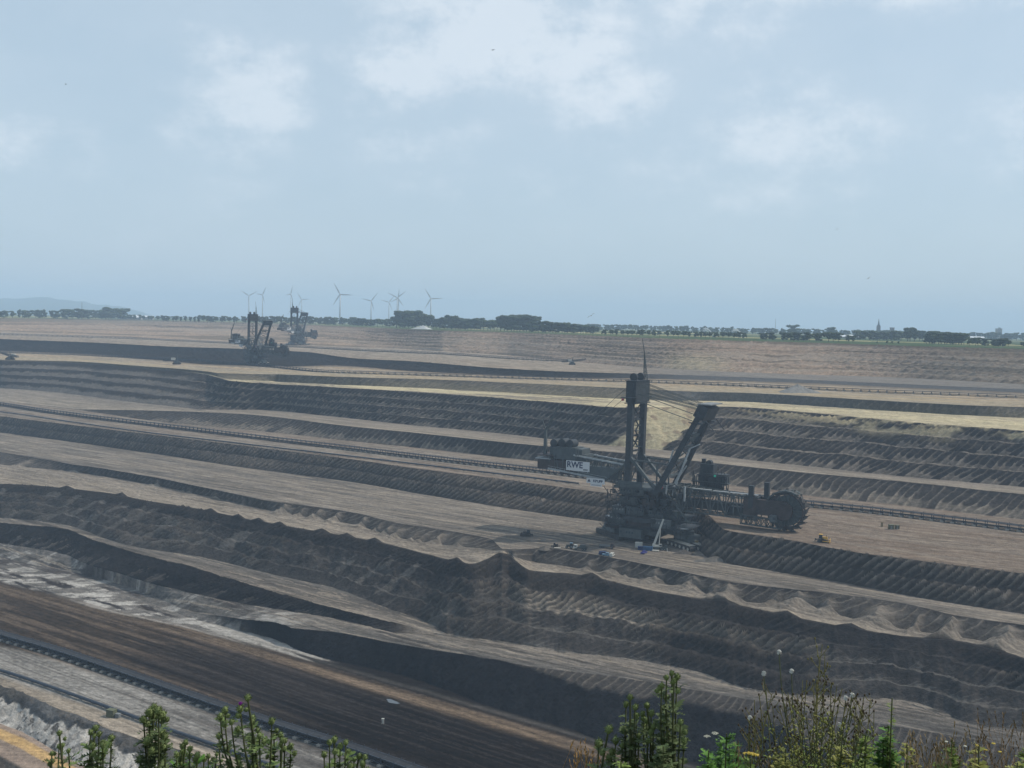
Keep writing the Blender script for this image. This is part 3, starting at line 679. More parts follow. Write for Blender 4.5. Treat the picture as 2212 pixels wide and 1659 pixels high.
def build_excavator():
    base = at(1400, 1166, -124.6)
    yaw = math.atan2(-.505, .863)
    rt = thing('bucket_wheel_excavator', 'giant dark excavator with a white RWE board, standing on the pale bench in the middle', 'excavator', base, yaw)
    V = Vector
    # undercarriage: three groups of crawlers, set obliquely to the arm
    cy = math.atan2(-.9, .44)-yaw; ce = V((math.cos(cy), math.sin(cy), 0)); cp = V((-ce.y, ce.x, 0))
    for gx, gl, lat in ((-22.5, 0, (-4.4, 4.4)), (25, 3, (-7.5, -.5, 6.5)), (3, -15, (-4.2, 4.2))):
        g = cp*gx+ce*gl if False else V((gx*.93, 0, 0))+ce*gl
        for l in lat:
            for al in ((-7, 9) if gx < 10 else (4,)):
                crawler(rt, g+cp*l+ce*al*.75+V((0, 0, 0)), cy, 15 if gx < 10 else 24, plates=TRACK if gx < 10 else DUSTP)
        m = MB(); m.box((g.x, g.y, 5.0), (15, 11, 3.6), cy, .8); m.disc(g+V((0,0,7.2)), (0,0,1), 3.2, 3.0, 16)
        m.build('crawler_yoke', STEEL2, rt)
    m = MB()
    for sx in (-1, 1):
        m.beam((0, 0, 9), (sx*21, -2, 7.5), 6.5, 4.5); m.beam((0, 0, 9), (3, -13, 7.5), 6.0, 4.5)
    m.box((0, 0, 7.4), (26, 24, 4.8), 0, .92)
    m.build('undercarriage_frame', STEEL2, rt)
    MB().disc((0, 0, 11.2), (0, 0, 1), 14.5, 2.6, 40, 13.6).build('slewing_ring', RUSTY, rt)
    # turntable and stacked machine houses
    m = MB(); m.disc((0, 0, 14.0), (0, 0, 1), 16.5, 2.6, 36); m.box((5, 0, 14.2), (36, 17, 3.0))
    m.build('turntable', STEEL, rt)
    m = MB()
    def rail(x0, x1, y0, y1, z):
        for a, b in (((x0,y0),(x1,y0)),((x1,y0),(x1,y1)),((x1,y1),(x0,y1)),((x0,y1),(x0,y0))):
            m.beam((*a, z+1.1), (*b, z+1.1), .12); m.beam((*a, z+.6), (*b, z+.6), .09)
            d = max(1, int(math.hypot(b[0]-a[0], b[1]-a[1])/2.2))
            for i in range(d):
                q = i/d; x, y = a[0]+(b[0]-a[0])*q, a[1]+(b[1]-a[1])*q; m.beam((x, y, z), (x, y, z+1.1), .1)
    for x0, x1, y0, y1, z in ((-21, 24, -12.5, 12.5, 15.6), (-16, 16, -11, 11, 21.2), (-17, 14, -10.5, 10.5, 27.0), (-23, 27, -15, 15, 9.6)):
        m.box(((x0+x1)/2, (y0+y1)/2, z-.12), (x1-x0, y1-y0, .24)); rail(x0, x1, y0, y1, z)
    m.build('gangway', STEEL, rt)
    rnd = random.Random(4)
    for k, (c, d, mm) in enumerate([((-14.5, -7.5, 17.7), (8, 7, 4), HOUSE), ((-4, -7.8, 18.0), (11, 6.5, 4.6), STEEL2), ((9, -7.0, 17.6), (9, 8, 3.8), HOUSE), ((18, -4, 17.9), (7, 11, 4.4), STEEL2),
                                    ((-9, -5.5, 23.6), (11, 9, 4.4), HOUSE), ((3.5, -5.8, 23.4), (8, 8, 4.0), RUSTY), ((0, 4, 20), (26, 10, 9), STEEL), ((-7, -6, 29.0), (15, 8.5, 3.6), HOUSE), ((6, -5, 28.6), (6, 7, 2.8), RUSTY),
                                    ((-15, -8.8, 12.5), (10, 5, 5.4), STEEL2), ((-19, -6, 9.5), (9, 7, 6.2), RUSTY), ((-5, -12.5, 5.5), (14, 5, 5.5), STEEL2), ((13, -10, 12.6), (12, 6, 5.0), HOUSE), ((23, -6, 7.2), (7, 6, 5), HOUSE)]):
        b = MB().box(c, d); o = b.build('machine_house', mm, rt)
        w = MB(); y = c[1]-d[1]/2-.04
        nwin = int(d[0]/1.8)
        for i in range(nwin):
            if rnd.random() < .6: w.box((c[0]-d[0]/2+1.2+i*1.8, y, c[2]+.5), (1.0, .08, 1.1))
        w.box((c[0], c[1], c[2]+d[2]/2+.12), (d[0]+.5, d[1]+.5, .2))
        w.build('window_band', GLASS if k % 3 else GREY, o)
    m = MB()       # ducts, posts and ladders between the tiers
    for i in range(190):
        x, y, z = rnd.uniform(-21, 26), rnd.choice((-14.8, -13.2, -11.6, -10, 11)), rnd.uniform(5, 30)
        if rnd.random() < .5: m.beam((x, y, z), (x, y, z+rnd.uniform(3, 6)), .3)
        else: m.beam((x, y, z), (x+rnd.uniform(-6, 6), y, z+rnd.uniform(-2, 5)), .28)
    for i in range(46): m.box((rnd.uniform(-21, 25), rnd.uniform(-13.5, -9), rnd.uniform(5, 31)), (rnd.uniform(.6, 3.2), rnd.uniform(1, 2.4), rnd.uniform(.6, 2.6)))
    m.build('pipework', STEEL, rt)
    m = MB().beam((14, -9, 31), (30, -13, 15), .9, .9); m.beam((26, -13, 15.8), (35, -13, 15.8), 1.6, .4); m.build('stair_flight', STEEL2, rt)
    # portal tower
    for sy in (-9, 9):
        m = MB(); m.beam((-10, sy, 30), (-9.2, sy, 92), 3.5, 3.4, 3.3)
        for i in range(14): m.box((-9.9, sy, 33+i*4.1), (3.8, 3.7, .3))
        m.build('tower_column', STEEL, rt)
    m = MB()
    for h in (44, 52, 61, 70, 80): m.beam((-10, -9, h), (-10, 9, h), .8, .9)
    for h0, h1 in ((44, 52), (52, 61), (70, 80)):
        m.beam((-10, -7, h0), (-10, 7, h1), .5); m.beam((-10, 7, h0), (-10, -7, h1), .5)
    for i in range(6): m.box((-10+.8, 1.5-1.5*(i % 2), 54+i*3.2), (2.6, 3.0, .3)); m.beam((-9.4, 2.4-4*(i % 2), 54+i*3.2), (-9.4, -1.6+4*(i % 2), 57.2+i*3.2), .6)
    m.build('tower_bracing', STEEL, rt)
    m = MB(); m.box((-9.3, 0, 87.0), (6.2, 20, 12.5)); m.box((-9.3, 0, 80.2), (7.4, 21, .5)); m.box((-9.3, -11.5, 83.5), (10, 3, .4)); m.box((-9.3, 11.5, 83.5), (10, 3, .4))
    m.box((-9.3, 0, 93.3), (7.4, 21, .3))
    m.build('tower_head', STEEL, rt)
    for sy in (-6.2, 3.5):
        MB().disc((-9.3, sy, 95.4), (0, 1, 0), 2.3, 1.6, 18).build('rope_sheave', STEEL, rt)
    m = MB().truss((-8.3, 6.6, 92.5), (-8.6, 6.6, 101), 2.6, 2.4, 3, .35, .8, 1.0)
    m = MB(); 
    for i in range(4):
        a = math.pi/4+i*math.pi/2; m.beam((-7.6+1.4*math.cos(a), 7+1.6*math.sin(a), 92), (-9.0, 7, 111), .38, .38, .2)
    for i in range(7):
        q = i/7; r = 1.5*(1-q); h = 92+19*q
        for k in range(4):
            a = math.pi/4+k*math.pi/2; b = a+math.pi/2; x = -7.6-1.4*q; m.beam((x+r*math.cos(a), 7+r*math.sin(a), h), (x+r*math.cos(b), 7+r*math.sin(b), h+1.2), .2)
    m.tube([(-9.0, 7, 110), (-10.6, 7, 118)], [.3, .12], 5)
    m.build('antenna_mast', STEEL2, rt)
    MB().box((-13.8, -11, 82.3), (1.2, 1.2, 1.4)).build('warning_lamp', RED, rt)
    # raked pylon that carries the wheel boom
    for sy in (-10, 10):
        m = MB(); m.beam((9, sy*1.4, 29), (33, sy*.85, 77), 3.0, 3.2, 2.9)
        for i in range(12):
            q = (i+.6)/12.5; m.box((9+24*q, sy*(1.4-.55*q), 29+48*q+1.5), (2.0, 3.3, .45))
        m.build('pylon_leg', STEEL, rt)
    m = MB()
    for q in (.22, .42, .58, .72, .86):
        p = V((9+24*q, 0, 29+48*q)); w_ = 14-5.5*q; m.beam(p-V((0,w_,0)), p+V((0,w_,0)), .9, 1.0)
    for q0, q1 in ((.22, .42), (.42, .58), (.58, .72)):
        a, b = V((9+24*q0, 0, 29+48*q0)), V((9+24*q1, 0, 29+48*q1))
        m.beam(a-V((0,12,0)), b+V((0,10.5,0)), .6); m.beam(a+V((0,12,0)), b-V((0,10.5,0)), .6)
    for q in (.62, .68): m.box((9+24*q, 0, 31+48*q), (3, 7, 2))
    m.build('pylon_bracing', STEEL2, rt)
    m = MB(); m.beam((31.6, 0, 74), (35, 0, 81), 18.5, 6.4); m.box((31, -10.2, 71.5), (8, 2.4, .4)); m.box((31, 10.2, 71.5), (8, 2.4, .4)); m.beam((36, -9, 73), (41, -9, 68), .45); m.beam((36, 9, 73), (41, 9, 67), .45)
    m.build('pylon_head', STEEL, rt)
    MB().box((35.2, 0, 82.0), (8.0, 19.4, .6)).build('head_roof', GREY, rt)
    m = MB()       # ropes
    for y in (-8.5, -5.5, -2.5, 2.5, 5.5, 8.5):
        for dz in (0, 2.2): m.tube([(-6.3, y, 91-dz*2.4), (32, y, 80.5-dz*.8)], .16, 4)
    m.tube([(-6.3, -10.5, 82.5), (29, -10.5, 72.6)], .22, 4); m.tube([(-6.3, 10.5, 82.5), (29, 10.5, 72.6)], .22, 4)
    m.build('hoist_ropes', STEEL2, rt)
    m = MB()
    for y in (-8, 8):
        m.tube([(-12, y, 90), (-55, y*.6, 52)], .12, 4)
    m.build('stay_rods', STEEL2, rt)
    m = MB()
    for y, (a, h), (a2, h2) in ((-8, (28.7, 57), (21.0, 36)), (-6, (18.0, 55), (14.8, 44)), (-3, (25, 50), (18.2, 36)), (1, (23.5, 46), (17, 36)), (-8, (15.5, 35), (15.2, 30)), (-5, (19, 35), (18, 29)), (-2, (23, 34), (23, 29)), (-8, (26.5, 35.5), (26.5, 27))):
        m.beam((a, y-4, h), (a2, y-4, h2), .8, .8)
    m.beam((28.7, -12, 57), (34.5, -12, 60), .6)
    m.build('light_stay_bars', STEEL3, rt)
    # deck with braces between tower and pylon
    m = MB(); m.box((-1, 0, 31.2), (34, 21, 1.6)); m.box((-8, -10.4, 33), (15, .8, 3.6))
    for sy in (-9, 9):
        m.beam((-10, sy, 50), (8, sy, 31), 2.0, 1.6); m.beam((-10, sy, 46), (-27, sy, 32), 1.4, 1.2); m.beam((8, sy, 47), (8, sy, 31), .7)
        m.beam((-12, sy, 47.5), (14, sy, 46.5), .9); m.beam((10, sy, 32), (22, sy, 34), 1.1)
        m.beam((19, sy, 33), (24, sy, 21), .8); m.beam((30, sy, 33), (24, sy, 21), .8); m.beam((24, sy, 34), (24, sy, 21), .6)
    m.build('upper_deck', STEEL2, rt)
    # counterweight arm
    m = MB(); m.truss((-11, 0, 31), (-46, 0, 37), 13, 12, 8, .55, 8.5, 13)
    m.build('counterweight_boom', STEEL2, rt)
    m = MB()
    for sy in (-6.7, 6.7):
        m.beam((-11, sy, 43.6), (-47, sy, 46.8), .9, .8)
        for i in range(6): m.beam((-12-i*6, sy, 43.6+i*.55), (-15-i*6, sy-2.6*(1 if sy < 0 else -1), 43.9+i*.55), .4)
    m.build('boom_top_chord', STEEL3, rt)
    MB().box((-29, -4.5, 38.0), (24, 5.5, 6.2)).build('electrical_house', HOUSE, rt)
    m = MB(); m.box((-58, 0, 39.8), (27, 14, 5.8)); m.box((-50, 0, 36.2), (13, 12, 3.0), 0, 1); m.box((-66, 0, 45.2), (13, 15, .5))
    m.build('counterweight', RUSTY, rt)
    m = MB(); m.box((-67.5, -7.6, 43.1), (10.5, .5, .5)); m.box((-67.5, -3, 43.3), (10, 8, .5)); m.build('weathered_platform', STEEL3, rt)
    m = MB(); m.box((-52, 0, 46.9), (20, 11, 7)); m.box((-43, 0, 45.2), (7, 10, 4)); m.box((-61, 1, 47.0), (8, 9, 7.4)); m.box((-53, 0, 50.7), (13, 12, .4))
    for i in range(26):
        x, y = rnd.uniform(-70, -40), rnd.choice((-7.2, 6.6)); m.beam((x, y, rnd.uniform(36, 42)), (x+rnd.uniform(-3, 3), y, rnd.uniform(44, 51)), .4)
    m.build('winch_house', HOUSE, rt)
    for x, z in ((-62, 52.6), (-56.5, 53.2), (-51, 53.0)):
        MB().disc((x, -1, z), (0, 1, 0), 2.5, 7, 16).build('winch_drum', STEEL, rt)
    m = MB(); m.beam((-68.5, -3, 45), (-68.5, -3, 60), 2.0, 2.0, 1.4); m.truss((-68.5, -3, 59), (-60, -3, 75), 1.6, 1.4, 8, .22, .6, .7); m.beam((-68.5, -3, 60), (-71, -3, 66), .6); m.tube([(-71, -3, 66), (-60.2, -3, 75)], .12, 4)
    m.build('service_crane', STEEL2, rt)
    m = MB(); 
    for i in range(9): m.beam((-37-i*3.1, -7.4, 36.8), (-37-i*3.1, -7.4, 38.2), .18)
    m.beam((-22, -7.4, 33.6), (-64, -7.4, 37.4), .5, 1.1); m.beam((-22, -7.4, 35.2), (-64, -7.4, 39), .16)
    m.build('side_walkway', STEEL3, rt)
    # signs on the flank facing the near rim
    sg = MB().box((-43.2, -8.3, 40.6), (15.6, .3, 5.9)).build('company_sign', WHITE, rt)
    tag(sg, 'white board lettered RWE')
    text_mesh('lettering', 'RWE', 5.0, INK, sg, (-45.2, -8.48, 41.1), (math.pi/2, 0, 0), .03, .16)
    MB().box((-38.0, -8.47, 38.75), (3.0, .06, .9)).build('small_caption_panel', GREY, sg)
    s2 = MB().box((-30.2, -10.3, 33.0), (11.8, .3, 3.1)).box((-29.8, -10.3, 30.7), (7.4, .3, 1.5)).build('maker_sign', WHITE, rt)
    tag(s2, 'white two step board lettered KRUPP')
    text_mesh('lettering', 'KRUPP', 2.1, INK, s2, (-28.6, -10.49, 33.0), (math.pi/2, 0, 0), .03, .08)
    m = MB().disc((-34.4, -10.5, 33.2), (0, 1, 0), .55, .06, 14); m.disc((-34.9, -10.5, 32.6), (0, 1, 0), .45, .05, 14); m.disc((-33.9, -10.5, 32.6), (0, 1, 0), .45, .05, 14); m.box((-29.8, -10.48, 30.7), (6, .05, .22))
    m.build('emblem', INK, s2)
    # wheel boom
    m = MB(); m.truss((12, 0, 20.5), (66, 0, 19.5), 11, 13, 12, .5, 12.5, 8)
    m.truss((15, 0, 29), (40, 0, 30), 12, 5.5, 6, .4, 3)
    m.build('wheel_boom', STEEL2, rt)
    m = MB(); m.beam((12, 0, 27), (76, 0, 26.4), 4.2, 1.2); m.box((34, 0, 24.5), (30, 6, 4.4)); m.box((55, 2, 22.5), (16, 5, 5))
    m.build('belt_trough', STEEL, rt)
    m = MB(); 
    for x, y, L in ((16, -4, 8), (27, -3.5, 12), (40, -3, 9), (50, -3, 10), (59, -3, 7)): m.box((x+L/2, y, 33.6 if x < 30 else 33.3), (L, 2.2, .3))
    m.build('roof_sheets', STEEL3, rt)
    # control and drive houses beside the root of the boom
    m = MB(); m.box((35, 12, 38), (16, 7, 6)); m.box((33, 12, 33), (12, 5, 6)); m.box((31, 13, 43.5), (8, 6, 5.6)); m.box((28, 13, 46), (2.0, 2.2, 6)); m.disc((31.5, 13, 46.8), (0, 1, 0), 1.7, 3, 12)
    m.truss((26, 9, 31), (44, 9, 31), 3, 9, 7, .35)
    for i in range(22):
        x = rnd.uniform(24, 44); m.beam((x, 7.6, 31), (x+rnd.uniform(-3, 3), 7.6, rnd.uniform(36, 47)), .3)
    m.box((34, 9, 36.2), (22, 5, .5))
    m.build('drive_house', STEEL, rt)
    MB().box((37.0, 7.3, 40.2), (1.2, .3, 1.1)).build('green_lamp_board', GREENP, rt)
    MB().disc((11.5, -11.0, 33.5), (0, 1, 0), 1.2, .4, 12).build('red_marker', RED, rt)
    # head of the boom with gearbox house and cabs
    m = MB(); m.box((70, -3.5, 27.0), (22, 2.4, 8.4)); m.box((70, 4.6, 27.5), (22, 2.4, 8.0)); m.disc((80.5, -3.4, 26), (0, 1, 0), 5.0, 2.2, 20); m.beam((60, -4.9, 31.4), (82, -4.9, 30.0), .5); m.beam((62, -4.9, 23), (80, -4.9, 29), .6); m.box((62, 0, 27), (7, 10, 10))
    m.build('boom_head', RUSTY, rt)
    m = MB(); m.truss((57, -4.0, 16.8), (80, -4.0, 16.2), 2.2, 5.2, 8, .38, 4.2)
    m.build('lower_head_truss', STEEL2, rt)
    for x, h in ((62.4, 38.5), (69, 40)):
        m = MB().box((x, 3 if x > 65 else -4, (h+26)/2), (2.6, 2.6, h-26)); m.box((x, 3 if x > 65 else -4, h-1), (3.0, 3.0, .3))
        m.build('head_post', STEEL, rt)
    cb = MB().box((76, -7.0, 22), (3.4, 3.2, 3.4)).build('operator_cab', HOUSE, rt); MB().box((77.0, -8.63, 22.3), (1.4, .08, 1.5)).build('cab_window', GLASS, cb)
    # bucket wheel
    wc = V((81.5, .3, 26.0)); m = MB(); m.disc(wc, (0, 1, 0), 8.4, 1.2, 40); m.disc(wc, (0, 1, 0), 3.0, 5.5, 20)
    for i in range(18):
        a = 2*math.pi*i/18; m.beam(wc+V((math.cos(a)*3, -1.0, math.sin(a)*3)), wc+V((math.cos(a)*8.8, -1.0, math.sin(a)*9.2)), .7, .7)
    wh = m.build('bucket_wheel', STEEL2, rt)
    m = MB(); ring = [wc+V((math.cos(2*math.pi*i/36)*9.2, 0, math.sin(2*math.pi*i/36)*9.2)) for i in range(37)]
    for y in (-1.9, 1.9): m.tube([p+V((0, y, 0)) for p in ring], .4, 5, False)
    m.build('wheel_rim', RUSTY, wh)
    for i in range(18):
        a = 2*math.pi*i/18; r = V((math.cos(a), 0, math.sin(a))); t = V((-math.sin(a), 0, math.cos(a))); sy = V((0, 1, 0)); c = wc+r*9.2
        m = MB(); p = [c-t*1.5, c+t*1.3+r*.3, c+t*1.9+r*2.2, c+t*.3+r*1.8, c-t*1.3+r*.9]
        vs = [q+sy*(k*1.7) for k in (-1, 1) for q in p]; m.add(vs, [(0,1,2,3,4), (9,8,7,6,5), (0,5,6,1), (3,8,9,4), (4,9,5,0), (2,3,8,7)])
        for k in (-1.4, -.5, .5, 1.4): m.beam(p[2]+sy*k, p[2]+t*.9+r*.5+sy*k, .3)
        m.build('bucket', TRACK, wh)
    m = MB()       # chute hood over the upper rear of the wheel
    for i in range(7):
        a = R(60+i*16); b = R(60+(i+1)*16)
        for y in (-3.1, 3.1): m.beam(wc+V((math.cos(a)*11.8, y, math.sin(a)*11.0)), wc+V((math.cos(b)*11.8, y, math.sin(b)*11.0)), 2.0, .7)
        m.beam(wc+V((math.cos(a)*11.8, -3, math.sin(a)*11)), wc+V((math.cos(a)*11.8, 3, math.sin(a)*11)), .5)
    m.build('wheel_hood', STEEL2, rt)
    return rt
excavator = build_excavator()
def distant_excavator(x, y, z, sc, rz, label):
    r = copy_tree(excavator); p = land(x, y, z); r.location = p; r.scale = (sc, sc, sc); r.rotation_euler = (0, 0, rz); tag(r, label); return r
distant_excavator(552, 785, -62, .69, R(-37), 'hazy dark excavator far off beneath two wind turbines, working below the black coal bench')
distant_excavator(640, 745, -50, .78, R(66), 'farthest hazy excavator, its boxy tower heads standing above the distant tree line')
# ------------------------------------------------------------------ belt conveyors and pipelines
BELT = mat('black_conveyor_belt', (.022, .023, .027), .8, .0, .3, 1); CBLUE = mat('blue_grey_conveyor_steel', (.035, .045, .062), .6, .0, .3, .5)
BLOCK = mat('dusty_concrete_sleeper', (.28, .26, .23), .9, .0, .2, 1)
def path_points(pts, z, step):
    P = [land(x, y, z) for x, y in pts]
    P = [Vector((p.x, p.y, p.z)) for p in P]; xs = np.cumsum([0]+[(P[i+1].xy-P[i].xy).length for i in range(len(P)-1)])
    n = int(xs[-1]/step); q = np.linspace(0, xs[-1], n+1)
    X = interp_smooth(xs, [p.x for p in P], q); Y = interp_smooth(xs, [p.y for p in P], q)
    Z = [ground_z(a, b) for a, b in zip(X, Y)]
    Z = np.convolve(np.pad(Z, 4, 'edge'), np.ones(9)/9, 'valid')
    return [Vector((a, b, c)) for a, b, c in zip(X, Y, Z)]
def sections(pts, offs_fn):
    """sweep a list of (side, height) profiles along the path"""
    out = []
    for i, p in enumerate(pts):
        d = (pts[min(i+1, len(pts)-1)]-pts[max(i-1, 0)]); d.z = 0; d.normalize(); out.append((p, Vector((-d.y, d.x, 0)), d))
    return out
def sweep(m, sec, prof):
    base = len(m.v); n = len(prof)
    for p, s, d in sec:
        for a, b in prof: m.v.append(tuple(p+s*a+Vector((0, 0, b))))
    for i in range(len(sec)-1):
        for k in range(n):
            a = base+i*n+k; b = base+i*n+(k+1) % n; m.f.append((a, b, b+n, a+n))
    m.f.append(tuple(range(base, base+n))[::-1]); m.f.append(tuple(range(base+(len(sec)-1)*n, base+len(sec)*n)))
def conveyor(name, pts, z, label, W=2.6, H=2.4, step=6.0, group='belt conveyors on the benches', tall=1.0):
    P = path_points(pts, z, step); sec = sections(P, None); r = thing(name, label, 'conveyor', P[len(P)//2], 0, group); o0 = P[len(P)//2]
    sec = [(p-o0, s, d) for p, s, d in sec]; w = W/2; t = tall
    m = MB(); sweep(m, sec, [(-w, H), (-w*.6, H-.25), (w*.6, H-.25), (w, H), (w, H+.12), (w*.6, H-.08), (-w*.6, H-.08), (-w, H+.12)]); m.build('carrying_belt', BELT, r)
    m = MB(); sweep(m, sec, [(-w*.85, H*.42), (w*.85, H*.42), (w*.85, H*.50), (-w*.85, H*.50)]); m.build('return_belt', BELT, r)
    for k in (-1, 1):
        m = MB(); sweep(m, sec, [(k*w*1.12-.14, H-.15), (k*w*1.12+.14, H-.15), (k*w*1.12+.14, H+.22), (k*w*1.12-.14, H+.22)])
        sweep(m, sec, [(k*w*1.12-.1, H*.36), (k*w*1.12+.1, H*.36), (k*w*1.12+.1, H*.36+.25), (k*w*1.12-.1, H*.36+.25)])
        m.build('side_frame', CBLUE, r)
    m = MB(); sweep(m, sec, [(-w*1.5, .02), (-w*1.35, .02), (-w*1.35, .3), (-w*1.5, .3)]); sweep(m, sec, [(w*1.35, .02), (w*1.5, .02), (w*1.5, .3), (w*1.35, .3)]); m.build('travel_rail', STEEL2, r)
    near = sorted(range(len(sec)), key=lambda i: (P[i].length))[:98]; ns = set(near)
    proto = MB()
    for k in (-1, 1):
        proto.beam((k*w*1.12, 0, .2), (k*w*1.12, 0, H), .34, .34); proto.beam((k*w*1.12, 0, H), (k*w*1.2, 0, H+.75*t), .22, .22)
        proto.box((k*w*1.12, 0, .2), (.9, 1.6, .4))
    proto.beam((-w*1.1, 0, H*.4), (w*1.1, 0, H*.4), .26, .26); proto.beam((-w*1.1, 0, H-.2), (w*1.1, 0, H-.2), .26, .26); proto.beam((-w*1.1, 0, .45), (w*1.1, 0, H*.4), .2)
    proto.box((0, 0, .12), (W*1.6, 1.1, .3))
    pr = None; rest = MB()
    for i, (p, s, d) in enumerate(sec):
        yw = math.atan2(d.y, d.x)-math.pi/2
        if i in ns:
            if pr is None:
                pr = proto.build('support', CBLUE, r); o = pr
                ft = MB()
                ft.box((0, 0, .42), (W*1.75, 2.0, .8))
                ft.build('footing', BLOCK, pr)
            else: o = copy_tree(pr, r)
            o.location = p; o.rotation_euler = (0, 0, yw)
        else:
            c, sn = math.cos(yw), math.sin(yw); rest.add([(p.x+v[0]*c-v[1]*sn, p.y+v[0]*sn+v[1]*c, p.z+v[2]) for v in proto.v], proto.f)
    if rest.v: tag(rest.build('distant_supports', CBLUE, r), kind='stuff')
    return r
conveyor('belt_conveyor', [(-160, 1328), (0, 1379), (120, 1413), (230, 1450), (370, 1499), (500, 1544), (630, 1586), (750, 1624), (860, 1662), (1060, 1736)], -171,
         'blue grey belt conveyor running across the lowest brown floor below the black coal seam', 4.0, 3.0, 6.5, tall=1.2)
conveyor('belt_conveyor', [(-120, 864), (0, 876), (104, 892), (243, 910), (347, 923), (521, 944), (768, 974), (1000, 1002), (1200, 1025), (1380, 1047), (1540, 1068), (1730, 1092), (1900, 1110), (2212, 1149), (2330, 1164)], -110,
         'long belt conveyor with pale blocks along it, passing behind the giant excavator on the bench', 3.6, 3.4, 6.0)
conveyor('belt_conveyor', [(-60, 756), (0, 761), (180, 768), (347, 777), (590, 794), (713, 805), (956, 813), (1234, 822), (1481, 830), (1791, 844), (2212, 861), (2300, 865)], -61,
         'dark thin belt conveyor on the pale far bench above the yellow sand', 4.0, 2.8, 8, tall=.15)
conveyor('belt_conveyor', [(-60, 720), (0, 723), (243, 731), (486, 742), (713, 754), (991, 768), (1236, 782)], -52,
         'farthest thin belt conveyor under the orange terraced wall, ending near the small white machine', 4.5, 3.0, 9, tall=.15)
# pale blocks under the middle conveyor
def pipeline(name, pts, z, label, rad, step=9):
    P = path_points(pts, z, step); o0 = P[len(P)//2].copy(); r = thing(name, label, 'pipeline', o0)
    MB().tube([p-o0+Vector((0, 0, rad+.45)) for p in P], rad, 8).build('pipe', CBLUE, r)
    m = MB()
    for p in P: m.box(p-o0+Vector((0, 0, .25)), (1.6, .8, .6))
    tag(m.build('pipe_rests', BLOCK, r), kind='stuff'); return r
pipeline('pipeline', [(-120, 1424), (0, 1453), (60, 1472), (140, 1500), (240, 1536), (360, 1580), (470, 1618), (575, 1656), (700, 1702)], -171, 'thin dark pipeline crossing the pale floor beside the small olive cabin', .75)
pipeline('pipeline', [(-100, 882), (0, 891), (173, 916), (347, 940), (560, 965), (768, 989), (1000, 1017), (1250, 1047)], -110, 'thin pipeline along the edge of the bench in front of the long conveyor', .55)

def at_ground(o, x, y, z, rz, sc=1.0):
    o.location = land(x, y, z); o.rotation_euler = (0, 0, rz); o.scale = (sc, sc, sc); return o
# ------------------------------------------------------------------ cabins, containers, small gear
OLIVE = mat('olive_sheet_metal', (.10, .105, .06), .6, .0, .2, .5); OCHRE = mat('ochre_container_paint', (.20, .15, .075), .6, .0, .2, .5)
def cabin(x, y, z, d, rz, m, label, cat='cabin', door=True, name='site_cabin', group=None):
    r = thing(name, label, cat, group=group)
    b = MB().box((0, 0, d[2]/2+.15), d)
    for i in range(int(d[0]/.6)): 
        for k in (-1, 1): b.box((-d[0]/2+.3+i*.6, k*(d[1]/2+.02), d[2]/2+.15), (.12, .05, d[2]*.94))
    b.build('body', m, r)
    MB().box((0, 0, d[2]+.22), (d[0]+.25, d[1]+.25, .14)).build('roof', m, r)
    if door:
        dr = MB().box((-d[0]*.2, -d[1]/2-.06, 1.1), (.9, .06, 2.0)).build('door', GREY, r); MB().box((-d[0]*.2+.32, -d[1]/2-.12, 1.1), (.05, .06, .2)).build('handle', STEEL, dr)
    m2 = MB()
    for a in (-1, 1):
        for c in (-1, 1): m2.box((a*d[0]*.42, c*d[1]*.4, .07), (.4, .3, .2))
    m2.build('footing', BLOCK, r)
    return at_ground(r, x, y, z, rz)
rzb = math.atan2(.595, -.804)
cabin(241, 1548, -171, (3.6, 2.6, 2.9), rzb+.3, OLIVE, 'small olive cabin standing on the thin pipeline at the bottom of the pit')
cabin(255, 1550, -171, (1.8, 1.6, 1.5), rzb+.3, GREY, 'low grey box attached beside the olive cabin on the pipeline', 'box', False, 'switch_box')
cabin(827, 1563, -171, (.9, .9, 1.9), 0, VWHITE, 'small white post box standing alone on the black brown floor', 'box', False, 'switch_box')
cabin(1925, 1143, -110, (2.6, 2.2, 2.3), .2, OLIVE, 'larger green box of the pair near the conveyor on the right bench')
cabin(1938, 1143, -110, (1.9, 1.7, 2.0), .2, OLIVE, 'smaller green box just beside the larger green one by the conveyor')
cabin(1905, 1138, -110, (.9, .9, 2.4), .2, OCHRE, 'slender tan box standing apart, left of the two green boxes', 'box', False, 'switch_box')
cabin(1380, 1183, -125, (4.0, 2.4, 2.8), -.3, VWHITE, 'white container in front of the giant excavator crawlers', 'container', False, 'container')
cabin(1502, 1184, -125, (3.4, 2.8, 4.2), -.5, OCHRE, 'tall ochre container at the foot of the excavator beside its pale topped crawlers', 'container', False, 'container')
cabin(1399, 1189, -125, (5.4, 2.2, 1.9), -.3, mat('teal_blue_paint', (.03, .08, .16), .5), 'low teal blue container between the white container and the mobile crane', 'container', False, 'container')
cabin(1384, 1188, -125, (3.0, 2.0, 1.7), -.3, BLUEP, 'low deep blue container touching the teal one in front of the excavator', 'container', False, 'container')
p = MB().box((0, 0, .35), (4.0, 3.0, .12)); 
for i in range(5): p.box((-1.6+i*.8, 0, .15), (.2, 2.8, .28))
at_ground(tag(p.build('pallet', VWHITE), 'pale flat pallet lying right of the blue containers', 'pallet'), 1416, 1190, -125, -.2)
p = MB().box((0, 0, .3), (3.6, 2.4, .12)); 
for i in range(5): p.box((-1.5+i*.75, 0, .12), (.2, 2.3, .24))
at_ground(tag(p.build('pallet', DUSTP), 'pale flat slab lying beside the small brown machine left of the tractor', 'pallet'), 1204, 1184, -125, -.2)
